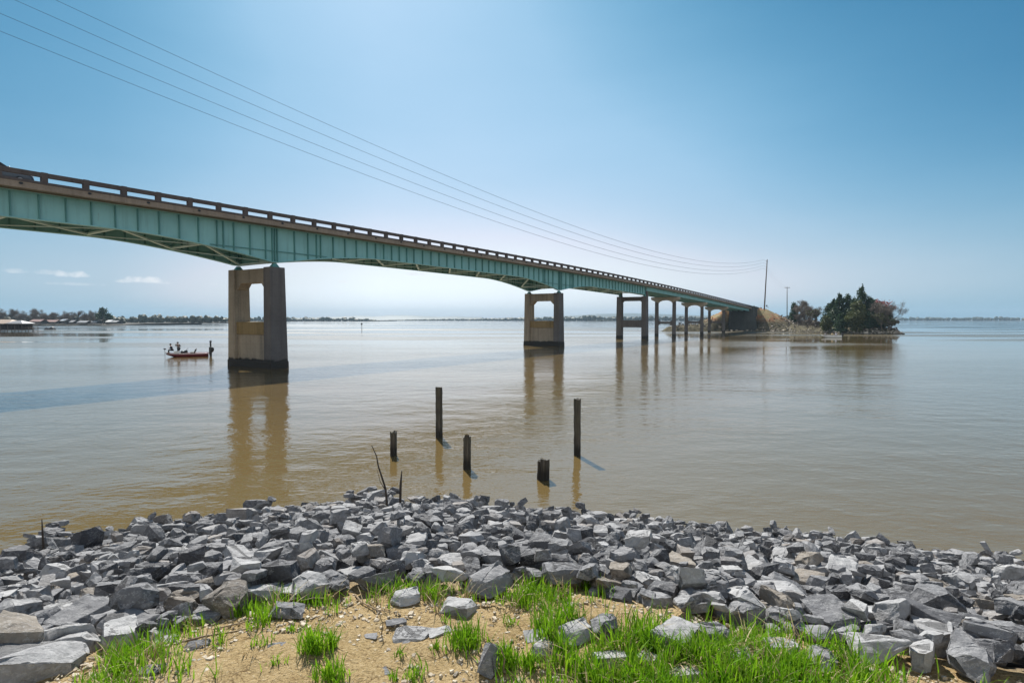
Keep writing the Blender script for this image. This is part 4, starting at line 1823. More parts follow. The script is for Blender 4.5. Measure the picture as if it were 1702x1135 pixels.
utility_pole(P2B, P2T, .2, "shorter utility pole with a crossarm beside the dark cedar", 2.7, [(-1.15, -.15, P2T.z - P2B.z - .2), (0, 0, P2T.z - P2B.z + .05), (1.15, -.15, P2T.z - P2B.z - .2)])
for dx, z0, lab in ((-1.15, 27.4, "left thin wire running down from the tall pole to the crossarm"), (1.15, 28.6, "right thin wire running down from the tall pole to the crossarm")):
    a, b = Vector((PTOP.x, PTOP.y, z0)), Vector((P2T.x + dx, P2T.y - .15, P2T.z - .1))
    pts = [a.lerp(b, t) - Vector((0, 0, 2.2 * 4 * t * (1 - t))) for t in np.linspace(0, 1, 14)]
    wire_obj(pts, .012, lab, "short wires between the two poles")
# small sign on the rise beside the pole
q = at(1274, 513, 250)
sg = empty("road_sign", q)
tag(sg, "small round-looking sign on a post on the clay rise right of the tall pole", "sign")
MB().tube([(0, 0, -1), (0, 0, 1.4)], .04, 6).build("post", M['steel'], sg)
MB().loft([[(.36 * math.cos(a), -.06, 1.25 + .36 * math.sin(a)) for a in np.linspace(0, 6.283, 8, endpoint=False)],
           [(.36 * math.cos(a), -.03, 1.25 + .36 * math.sin(a)) for a in np.linspace(0, 6.283, 8, endpoint=False)]]).build("sign_plate", M['paint_black'], sg)

# ------------------------------------------------------------------ trees on the point
def quads_from(pts, sizes, rg, flat=0.0):
    n = len(pts)
    P = np.array(pts)
    S = np.array(sizes)
    u = rg.normal(size=(n, 3))
    u /= np.linalg.norm(u, axis=1)[:, None]
    w = rg.normal(size=(n, 3))
    w -= u * (w * u).sum(1)[:, None]
    w /= np.linalg.norm(w, axis=1)[:, None]
    V = np.zeros((n, 4, 3))
    for k, (a, b) in enumerate(((-1, -.6), (1, -.5), (.8, .6), (-.7, .7))):
        V[:, k] = P + u * (S * a)[:, None] + w * (S * b)[:, None]
    F = np.arange(n * 4).reshape(n, 4)
    return V.reshape(-1, 3), F


def cedar(base, h, rad, lab, seed, mat='cedar', n=2600, shape=.8, low=.04):
    rg = np.random.default_rng(seed)
    root = empty("cedar_tree", base)
    tag(root, lab, "tree", "trees on the point")
    MB().tube([(0, 0, -.6), (0, 0, h * .5), (rg.normal() * .2, 0, h * .96)], [h * .022, h * .014, .03], 7).build("trunk", M['bark'], root)
    # boughs, each a cluster of sprays
    pts, sz = [], []
    nb = 90
    for i in range(nb):
        f = low + (1 - low) * (i + rg.random()) / nb
        z = f * h
        ang = rg.uniform(0, 6.283)
        taper = (1 - f) ** shape if mat == 'cedar' else max(0, 1 - abs(f - .45) / .6) ** .6
        R_ = rad * taper * rg.uniform(.62, 1.15) + .15
        m = max(6, int(n / nb * (.35 + 1.3 * taper)))
        rr_ = R_ * (rg.random(m) ** .55)
        a = ang + rg.normal(0, .42, m)
        zz = z + rr_ * rg.uniform(.05, .5) + rg.normal(0, .22 + .02 * h, m)
        for k in range(m):
            pts.append((rr_[k] * math.cos(a[k]), rr_[k] * math.sin(a[k]), zz[k]))
            sz.append(rg.uniform(.16, .36) * (.6 + .03 * h))
    v, f = quads_from(pts, sz, rg)
    fast_mesh("crown", v, f, M[mat], root)
    return root


def bare_mb(h, spread, seed, lean=0.0, levels=5, density=1.0, thick=1.0):
    rg = random.Random(seed)
    mb = MB()
    tips = []

    def grow(p, d, l, r, lev):
        q = p
        pts = [p]
        dd = d
        for _ in range(3):
            dd = (dd + Vector((rg.gauss(0, .16), rg.gauss(0, .16), rg.gauss(.05, .1)))).normalized()
            q = q + dd * (l / 3)
            pts.append(q)
        mb.tube(pts, [r, r * .87, r * .75, r * .62], 3 if lev > 1 else 6, cap=False)
        if lev >= levels:
            tips.append(q)
            return
        k = rg.choice([2, 3, 3]) if lev > 0 else rg.choice([3, 4])
        for _ in range(k):
            nd = (dd + Vector((rg.gauss(0, .55) * spread, rg.gauss(0, .55) * spread, rg.gauss(.10, .3)))).normalized()
            s = rg.choice([1, 2, 3, 3])
            grow(pts[s], nd, l * rg.uniform(.62, .86), max(.018 * thick, r * .58), lev + 1)
    grow(Vector((0, 0, -.4)), Vector((lean, 0, 1)).normalized(), h * .3, h * .016 * thick, 0)
    return mb, tips


def bare_tree(base, h, spread, lab, seed, lean=0.0, leaves=None, nleaf=0, levels=5, group="trees on the point", twigs=900, thick=1.0):
    root = empty("bare_tree", base)
    tag(root, lab, "tree", group)
    mb, tips = bare_mb(h, spread, seed, lean, levels, thick=thick)
    mb.build("trunk", M['twig'], root)
    rg = np.random.default_rng(seed)
    T = np.array([t[:] for t in tips])
    # fine twigs as slim blades around the branch ends
    n = twigs
    c = T[rg.integers(0, len(T), n)] + rg.normal(0, h * .028, (n, 3))
    d = rg.normal(size=(n, 3)) + np.array([0, 0, .4])
    d /= np.linalg.norm(d, axis=1)[:, None]
    s = np.cross(d, rg.normal(size=(n, 3)))
    s /= np.linalg.norm(s, axis=1)[:, None]
    L_ = rg.uniform(.3, .8, n)[:, None] * (h / 12)
    w = .018 * thick * (h / 12) ** .5
    V = np.stack([c - s * w, c + s * w, c + d * L_ + s * w * .4, c + d * L_ - s * w * .4], 1).reshape(-1, 3)
    fast_mesh("twigs", V, np.arange(4 * n).reshape(n, 4), M['twig'], root)
    if leaves:
        P = T[rg.integers(0, len(T), nleaf)] + rg.normal(0, h * .03, (nleaf, 3))
        v, f = quads_from(P, rg.uniform(.12, .3, nleaf), rg)
        fast_mesh("crown", v, f, M[leaves], root)
    return root


def isl(px, depth):
    x = (px - 851) / 945 * depth
    return Vector((x, depth, max(.3, float(island_z(np.array([x]), np.array([depth]))[0]) - .1)))


def hpx(px, ytop, depth):
    return at(px, ytop, depth).z - isl(px, depth).z


for (px, d, yt, rad, lab, seed, mat, shp) in [
    (1319, 262, 505, 2.6, "small dark round cedar beside the crossarm pole", 1, 'cedar', .45),
    (1377, 224, 506, 3.2, "low cedar at the left end of the evergreen clump", 2, 'cedar', .6),
    (1384, 219, 499, 3.4, "cedar with a pointed tip, second from the left in the clump", 3, 'cedar', .7),
    (1394, 216, 489, 3.8, "tall dark cedar left of the highest tree", 4, 'cedar', .75),
    (1407, 214, 491, 4.0, "broad cedar between the two highest tips", 5, 'cedar', .6),
    (1418, 211, 497, 3.8, "dark cedar tucked against the left side of the highest tree", 6, 'cedar', .55),
    (1431, 208, 477.5, 4.4, "highest dark cedar on the point", 7, 'cedar', .62),
    (1446, 206, 497, 4.0, "dark cedar at the right shoulder of the highest tree", 8, 'cedar', .5),
    (1457, 203, 506, 4.0, "low dark cedar at the right end of the evergreen clump", 9, 'cedar', .5),
    (1467, 199, 513, 3.4, "dark cedar at the outer right end below the bare trees", 14, 'cedar', .5),
    (1424, 201.5, 503, 3.7, "olive-green rounded tree in front of the dark cedars", 10, 'olive', .5),
    (1398, 206, 522, 3.0, "low green cedar in front of the clump on the left", 11, 'cedar', .5),
    (1441, 200, 522, 3.4, "low shaggy cedar at the foot of the highest tree", 12, 'cedar', .5),
    (1372, 214, 527, 2.2, "little cedar bush by the shore left of the clump", 13, 'olive', .5),
]:
    cedar(isl(px, d), hpx(px, yt, d), rad, lab, seed, mat, 2600 if yt < 515 else 1500, shp)
for (px, d, yt, sp, lab, seed, lean) in [
    (1330, 250, 497, .9, "bare tree with spreading twigs behind the small dark cedar", 31, 0),
    (1338, 240, 507, 1.0, "bare grey bush tree in the middle of the thicket", 32, 0),
    (1348, 236, 502, .9, "bare tree with a rounded brownish top left of the evergreens", 33, 0),
    (1357, 230, 507, 1.0, "bare tree at the right side of the grey thicket", 34, 0),
    (1341, 232, 522, 1.2, "low bare shrub on the bank below the thicket", 35, 0),
    (1356, 224, 526, 1.2, "low bare shrub by the shore left of the evergreens", 36, 0),
    (1329, 240, 521, 1.2, "low bare shrub at the left foot of the thicket", 37, 0),
    (1470, 199, 500, 1.0, "bare tree at the right end of the point", 38, .1),
    (1476, 197, 494, 1.0, "tall bare tree leaning out over the water at the right end", 39, .16),
    (1466, 196, 516, 1.2, "bare brown shrub under the leaning tree", 40, .1),
    (1477, 194.5, 524, 1.2, "dark low shrub overhanging the water at the right tip", 41, .2),
]:
    bare_tree(isl(px, d), hpx(px, yt, d) * 1.05, sp, lab, seed, lean, twigs=3600 if seed in (38, 39, 40) else 6000, thick=1.7, leaves='olive' if seed in (34, 40, 41) else None, nleaf=500)
bare_tree(isl(1449, 214), hpx(1449, 486, 214), .8, "tree with red spring buds behind the highest cedar", 51, .05, 'red_leaf', 1500)

# pale rocks and dead brush along the shore of the point
vv, ff, b = [], [], 0
for _ in range(700):
    e = rr.randrange(3, 16)
    a_, b_ = POLY[e], POLY[e + 1]
    t = rr.random()
    inward = abs(rr.gauss(0, 1.1)) - .5
    x, y = a_ * (1 - t) + b_ * t
    nx_, ny_ = (b_ - a_)[::-1] * (-1, 1)
    ln = math.hypot(nx_, ny_)
    x, y = x + nx_ / ln * inward, y + ny_ / ln * inward
    if abs((x - ridge0.x) * BN.x + (y - ridge0.y) * BN.y + 1) < 7 and rr.random() < .75:
        continue
    z = float(island_z(np.array([x]), np.array([y]))[0])
    s = math.exp(rr.gauss(math.log(.55), .4))
    pi = rr.randrange(24)
    v = LOW[pi][0] @ np.array(rot_mat(rr.uniform(0, 6), rr.uniform(0, .6), rr.uniform(0, 6))).T * s + np.array((x, y, max(0.05, z) + s * .1))
    vv.append(v)
    ff.append(LOW[pi][1] + b)
    b += len(v)
o = fast_mesh("shore_rocks", np.concatenate(vv), np.concatenate(ff), M['shore_rock'])
tag(o, "pale rocks lining the waterline of the far point", "rocks", kind='stuff')
pts, sz = [], []
for _ in range(5200):
    x, y = rr.uniform(66, 150), rr.uniform(190, 300)
    sd = float(poly_sd(np.array([x]), np.array([y]))[0])
    z = float(island_z(np.array([x]), np.array([y]))[0])
    if z < .6 or sd < 1.2 or z > 5.5 and rr.random() < .85:
        continue
    pts.append((x, y, z + abs(rr.gauss(0, .5))))
    sz.append(rr.uniform(.2, .5))
v, f = quads_from(pts, sz, nr)
o = fast_mesh("brush", v, f, M['twig'])
tag(o, "low dead brush covering the banks of the far point", "brush", kind='stuff')

# ------------------------------------------------------------------ far shores
def far_land(name, pts, width, zc, seed, mat, label):
    """a low bank along a polyline"""
    mb = MB()
    rings = []
    for i, p in enumerate(pts):
        p = Vector((p[0], p[1], 0))
        rings.append([(p.x, p.y, -1), (p.x, p.y + .5, .4), (p.x, p.y + width * .25, zc), (p.x, p.y + width, zc), (p.x, p.y + width + 5, -1)])
    mb.loft(rings)
    o = mb.build(name, mat)
    tag(o, label, kind='structure')
    return o


M['far_bank'] = plain("far_bank_earth", (.06, .055, .045), 1, 0, .4, .05, 0)


def blob_proto(seed):
    r = random.Random(seed)
    bm = bmesh.new()
    bmesh.ops.create_icosphere(bm, subdivisions=2, radius=1)
    off = Vector((seed, seed * 2, 0))
    for v in bm.verts:
        v.co *= 1 + .45 * mnoise.noise(v.co * 2.2 + off)
        v.co.z = v.co.z * 1.0 + .1
    bm.verts.index_update()
    v = np.array([q.co[:] for q in bm.verts])
    f = np.array([[q.index for q in t.verts] for t in bm.faces])
    bm.free()
    return v, f


BL = [blob_proto(i) for i in range(8)]


def woods(label, line, width, hfun, step, seed, mat):
    """line: [(px, depth)], trees of height hfun(px) packed along it"""
    rg = random.Random(seed)
    vv, ff, b = [], [], 0
    for (p0, d0), (p1_, d1) in zip(line[:-1], line[1:]):
        a = Vector(((p0 - 851) / 945 * d0, d0))
        c = Vector(((p1_ - 851) / 945 * d1, d1))
        n = max(1, int((c - a).length / step))
        for i in range(n):
            t = (i + rg.random()) / n
            px = p0 + (p1_ - p0) * t
            q = a.lerp(c, t)
            for row in range(2):
                h = hfun(px) * rg.uniform(.7, 1.12)
                if h <= 0:
                    continue
                x, y = q.x + rg.gauss(0, step * .3), q.y + 3 + row * width * .5 + rg.uniform(0, width * .4)
                w = max(step * .75, h * .34) * rg.uniform(.7, 1.2)
                v, f = BL[rg.randrange(8)]
                vv.append(v * np.array((w, w, h * .55)) + np.array((x, y, 1 + h * .45)))
                ff.append(f + b)
                b += len(v)
    o = fast_mesh("far_woods", np.concatenate(vv), np.concatenate(ff), mat)
    tag(o, label, "woods", kind='stuff')
    return o


def xy(px, d):
    return ((px - 851) / 945 * d, d)


far_land("far_shore", [xy(-420, 430), xy(-150, 440), xy(60, 455), xy(120, 468), xy(198, 480), xy(206, 484)], 120, 1.5, 1, M['far_bank'], "low left shore with houses and bare trees")
far_land("far_shore", [xy(60, 745), xy(180, 735), xy(260, 727), xy(330, 727), xy(352, 735)], 160, 1.5, 2, M['far_bank'], "wooded strip of shore beyond the left houses")
far_land("far_shore", [xy(330, 1190), xy(420, 1180)], 200, 1.5, 3, M['far_bank'], "third strip of far shore behind the nearest pier")
far_land("far_shore", [xy(380, 1650), xy(470, 1560), xy(560, 1560), xy(630, 1600)], 250, 1.5, 4, M['far_bank'], "very far shore with a line of pines between the piers")
far_land("far_shore", [xy(600, 2600), xy(800, 2350), xy(960, 1750), xy(1250, 1700), xy(1350, 1900)], 300, 2, 5, M['far_bank'], "far shore seen through the second and third piers")
far_land("far_shore", [xy(1400, 2500), xy(1560, 2360), xy(2100, 2200), xy(2600, 2000)], 300, 2, 6, M['far_bank'], "far shore at the right frame edge")
woods("hazy wood beyond the left houses", [(60, 745), (180, 735), (260, 727), (330, 727), (350, 735)], 60, lambda p: 8.5 + 1.2 * math.sin(p * .06) - 4 * max(0, (p - 325) / 25), 5, 1, M['woods'])
woods("small hazy wood left of the nearest pier", [(330, 1190), (400, 1180)], 80, lambda p: 8.5, 7, 2, M['woods'])
woods("line of far pines between the first two piers", [(400, 1620), (470, 1560), (560, 1560), (625, 1600)], 50, lambda p: max(1.5, 9.0 - max(0, (p - 560) * .07) + 3 * math.sin(p * .9) * math.sin(p * .23)), 9, 3, M['woods'])
woods("blue far wood behind the second pier", [(640, 2500), (800, 2350), (960, 1750)], 120, lambda p: np.interp(p, [640, 700, 800, 870, 960], [3, 6, 9, 11, 13]), 12, 4, M['woods'])
woods("blue far wood behind the slender bents", [(960, 1750), (1100, 1710), (1250, 1700), (1350, 1900)], 120, lambda p: 13.5 + 2.5 * math.sin(p * .11), 9, 5, M['woods'])
woods("blue far wood along the right horizon", [(1400, 2500), (1560, 2360), (1760, 2300), (2100, 2200)], 140, lambda p: 13 + 1.5 * math.sin(p * .05), 12, 6, M['woods'])
woods("tiny dark islet wood seen left of the third pier", [(990, 1350), (1019, 1350)], 14, lambda p: 3.2 - abs(p - 1005) * .07, 3, 7, M['woods'])


def far_hills(d, prof, label):
    mb = MB()
    pxs = np.linspace(prof[0][0], prof[-1][0], 90)
    rings = []
    for p in pxs:
        x = (p - 851) / 945 * d
        h = float(np.interp(p, [q[0] for q in prof], [q[1] for q in prof])) + 3 * mnoise.noise(Vector((p * .02, d, 0)))
        rings.append([(x, d, -2), (x, d + 150, h * .75), (x, d + 260, h), (x, d + 420, h * .8), (x, d + 700, -2)])
    mb.loft(rings)
    o = mb.build("hills", M['woods'])
    tag(o, label, kind='structure')


far_hills(5600, [(440, 20), (560, 38), (590, 44), (610, 38), (640, 50), (680, 46), (720, 34), (760, 38), (800, 30)], "faint blue ridge on the horizon between the piers")
far_hills(5900, [(860, 20), (960, 50), (1000, 66), (1060, 74), (1100, 66), (1180, 50), (1300, 30)], "faint blue ridge behind the third pier")

# bare trees and houses on the left shore
tree_protos = []
for i in range(4):
    mb, tips = bare_mb(13, .85, 70 + i, 0, 5, thick=2.4)
    me = mb.mesh("bare_tree", M['twig'])
    rg = np.random.default_rng(70 + i)
    T = np.array([t[:] for t in tips])
    n = 3600
    c = T[rg.integers(0, len(T), n)] + rg.normal(0, .5, (n, 3))
    d = rg.normal(size=(n, 3)) + np.array([0, 0, .4])
    d /= np.linalg.norm(d, axis=1)[:, None]
    s = np.cross(d, rg.normal(size=(n, 3)))
    s /= np.linalg.norm(s, axis=1)[:, None]
    mb.v += [tuple(p) for p in np.stack([c - s * .045, c + s * .045, c + d * .8 + s * .02, c + d * .8 - s * .02], 1).reshape(-1, 3)]
    b0 = len(mb.v) - 4 * n
    mb.f += [tuple(b0 + 4 * k + j for j in range(4)) for k in range(n)]
    tree_protos.append(mb.mesh("bare_tree", M['twig']))
tr = random.Random(17)
k = 0
for px, yt in [(-60, 512), (-40, 514), (-22, 511), (-8, 512), (4, 511), (12, 513), (21, 514), (28, 512.5), (40, 515), (48, 513.5), (57, 513), (63, 514), (70, 514), (78, 516), (87, 517), (95, 519),
               (108, 515), (114, 514), (122, 516), (130, 517), (137, 516.5), (145, 518), (152, 519), (160, 517), (166, 518), (180, 522), (186, 524)]:
    d = tr.uniform(470, 505)
    x, y = xy(px, d)
    h = at(px, yt, d).z - 1.5
    o = bpy.data.objects.new("bare_tree", tree_protos[k % 4])
    col.objects.link(o)
    o.location = (x, y, 1.4)
    sc_ = h / 13
    o.scale = (sc_ * tr.uniform(.8, 1.1), sc_, sc_ * tr.uniform(.98, 1.08))
    o.rotation_euler = (0, 0, tr.uniform(0, 6.28))
    near = "left of the frame" if px < 0 else ("behind the boathouse" if px < 60 else ("behind the low houses" if px < 105 else "between the low houses and the pine"))
    tag(o, "bare winter tree on the left shore %s" % near, "tree", "bare trees on the left shore %s" % near)
    k += 1
# the understorey behind the houses
woods("dull brush under the bare trees on the left shore", [(-150, 480), (60, 490), (190, 500)], 20, lambda p: 6.0 + 1.5 * math.sin(p * .2), 4, 8, M['woods'])


def pine(px, d, yt, lab, seed):
    x, y = xy(px, d)
    h = at(px, yt, d).z - 1.4
    rg = np.random.default_rng(seed)
    root = empty("pine_tree", (x, y, 1.4))
    tag(root, lab, "tree", "pines on the left shore")
    MB().tube([(0, 0, -.5), (0, 0, h * .9)], [.3, .15], 6).build("trunk", M['bark'], root)
    pts, sz = [], []
    for _ in range(40):
        f = rg.uniform(.55, 1)
        c = np.array([rg.normal(0, 1.7 * (1.25 - f) + .5), rg.normal(0, 1.5), f * h])
        for _ in range(16):
            pts.append(c + rg.normal(0, .55, 3))
            sz.append(rg.uniform(.3, .6))
    v, f = quads_from(pts, sz, rg)
    fast_mesh("crown", v, f, M['cedar'], root)


pine(172.5, 478, 513, "tall round-headed pine near the tip of the left shore", 1)
pine(182, 480, 522, "lower pine right of the round-headed pine", 2)
pine(169, 486, 521, "lower pine left of the round-headed pine", 3)

M['wall_dark'] = plain("dark_house_wall", (.10, .085, .075), .9, 0, .2, .5, .1)
M['roof_red'] = plain("faded_red_roof", (.27, .17, .155), .8, 0, .15, .5, .1)
M['roof_grey'] = plain("pale_metal_roof", (.20, .21, .23), .6, .1, .1, .5, 0)
M['roof_white'] = plain("white_metal_roof", (.85, .85, .85), .35, .2, .05, .5, 0)
M['roof_tan'] = plain("tan_metal_roof", (.31, .235, .18), .7, 0, .1, .5, 0)
M['glass_dark'] = plain("dark_window_glass", (.03, .035, .04), .1, 0, .1, 1, 0)
M['white_paint'] = plain("white_paint", (.8, .8, .78), .5, 0, .06, 2, 0)


def house(px0, px1, d, y_ridge, y_eave, roof, lab, yaw=0.0, z0=1.4):
    xm = ((px0 + px1) / 2 - 851) / 945 * d
    w = (px1 - px0) / 945 * d
    zr_, ze = at(px0, y_ridge, d).z, at(px0, y_eave, d).z
    dep = 7.5
    root = empty("lake_house", (xm, d, z0), yaw)
    tag(root, lab, "house", "houses on the left shore")
    mb = MB().box((0, 0, (ze - z0) / 2), (w * .94, dep, ze - z0))
    mb.build("wall", M['wall_dark'], root)
    e = ze - z0
    r = zr_ - z0
    mb = MB()
    t = .12
    for sg_ in (-1, 1):
        mb.hexa([(-w / 2, sg_ * (dep / 2 + .5), e - .1), (w / 2, sg_ * (dep / 2 + .5), e - .1), (w / 2, 0.0, r), (-w / 2, 0.0, r),
                 (-w / 2, sg_ * (dep / 2 + .5), e - .1 + t), (w / 2, sg_ * (dep / 2 + .5), e - .1 + t), (w / 2, 0, r + t), (-w / 2, 0, r + t)])
    mb.build("roof", roof, root)
    for k in range(max(2, int(w / 3))):
        x = -w * .42 + (k + .5) * w * .84 / max(2, int(w / 3))
        MB().box((x, -dep / 2 - .02, min(1.6, e * .55)), (1.0, .06, 1.0)).build("window", M['glass_dark'], root)


house(56, 75, 462, 531, 534.5, M['roof_red'], "low house with a faded red roof right of the boathouse")
house(80, 100, 470, 532, 535, M['roof_red'], "low house with a dull reddish roof left of the white-roofed one")
house(106, 114, 474, 530.5, 533, M['roof_white'], "small shed with a bright white roof in the middle of the left shore")
house(113, 128, 478, 532.5, 535.5, M['roof_grey'], "low grey-roofed house beside the bright white shed")
house(134, 150, 476, 533.2, 536, M['roof_grey'], "low grey-roofed house left of the pines")
house(150, 166, 480, 533.5, 536, M['roof_grey'], "long low house just left of the round-headed pine")
house(181, 189.5, 474, 532, 535, M['roof_white'], "brightest white-roofed hut at the tip of the left shore")
house(189, 200, 474, 533, 535.2, M['roof_grey'], "pale open shed at the very tip of the left shore")


def boathouse():
    d = 232
    c = at(0, 531, d)
    root = empty("boathouse", (c.x, d, 0))
    tag(root, "covered boat dock with two hipped roofs at the left frame edge", "boathouse")
    u = d / 945

    def hip(x0, x1, rx0, rx1, ze, zr_, yd, mat, nm="roof"):
        mb = MB()
        y0, y1 = -.6, yd
        ym = (y0 + y1) / 2
        mb.add([(x0, y0, ze), (x1, y0, ze), (x1, y1, ze), (x0, y1, ze), (rx0, ym, zr_), (rx1, ym, zr_),
                (x0, y0, ze - .15), (x1, y0, ze - .15), (x1, y1, ze - .15), (x0, y1, ze - .15)],
               [(0, 1, 5, 4), (1, 2, 5), (2, 3, 4, 5), (3, 0, 4), (6, 9, 8, 7), (0, 6, 7, 1), (1, 7, 8, 2), (2, 8, 9, 3), (3, 9, 6, 0)])
        mb.build(nm, mat, root)
    hip(-24, 16 * u, -20, 4 * u, 3.45, 5.05, 10, M['roof_tan'])
    hip(10 * u, 39 * u, 21 * u, 26 * u, 3.45, 4.7, 6, M['roof_grey'])
    for x in np.arange(-23, 38 * u, 2.9):
        for y in (0, 5.2):
            MB().tube([(x, y, -1.5), (x, y, 3.4)], .11, 6).build("post", M['bark'], root)
    MB().box((-7, 3.2, .75), (34, 6.0, .22)).build("dock_deck", M['bark'], root)
    mb = MB()
    mb.box((-8, 5.6, 2.0), (33, .12, 2.3))
    mb.build("back_wall", M['wall_dark'], root)
    MB().box((50 * u, 1.0, 1.55), (24 * u, 1.4, .2)).build("walkway", M['bark'], root)
    for x in (45 * u, 54 * u, 61 * u):
        MB().tube([(x, .6, -1.5), (x, .6, 2.0)], .12, 6).build("post", M['bark'], root)
    return root


boathouse()

# ------------------------------------------------------------------ people
def skin_mesh(name, joints, edges, root, mat, parent=None, sub=2):
    """joints: name -> (xyz, radius); one continuous surface grown over the skeleton"""
    names = list(joints)
    idx = {n: i for i, n in enumerate(names)}
    me = bpy.data.meshes.new(name)
    me.from_pydata([joints[n][0] for n in names], [(idx[a], idx[b]) for a, b in edges], [])
    o = bpy.data.objects.new(name, me)
    col.objects.link(o)
    m = o.modifiers.new("skin", 'SKIN')
    m.use_smooth_shade = True
    sd = o.modifiers.new("sub", 'SUBSURF')
    sd.levels = sd.render_levels = sub
    lay = me.skin_vertices[0].data if me.skin_vertices else None
    if lay is None:
        bm = bmesh.new()
        bm.from_mesh(me)
        bm.verts.layers.skin.verify()
        bm.to_mesh(me)
        bm.free()
        lay = me.skin_vertices[0].data
    for n in names:
        r = joints[n][1]
        lay[idx[n]].radius = (r, r) if not hasattr(r, '__len__') else r
        lay[idx[n]].use_root = (n == root)
    dg = bpy.context.evaluated_depsgraph_get()
    new = bpy.data.meshes.new_from_object(o.evaluated_get(dg))
    new.name = name
    new.materials.clear()
    new.materials.append(mat)
    new.polygons.foreach_set('use_smooth', [True] * len(new.polygons))
    bpy.data.objects.remove(o)
    o = bpy.data.objects.new(name, new)
    col.objects.link(o)
    if parent:
        o.parent = parent
    return o


M['skin'] = plain("skin", (.46, .27, .19), .55, 0, .08, 6, 0)
M['hair'] = plain("dark_hair", (.04, .028, .02), .6, 0, .2, 20, 0)


def cloth(name, c):
    return plain(name, c, .9, 0, .15, 8, .2)


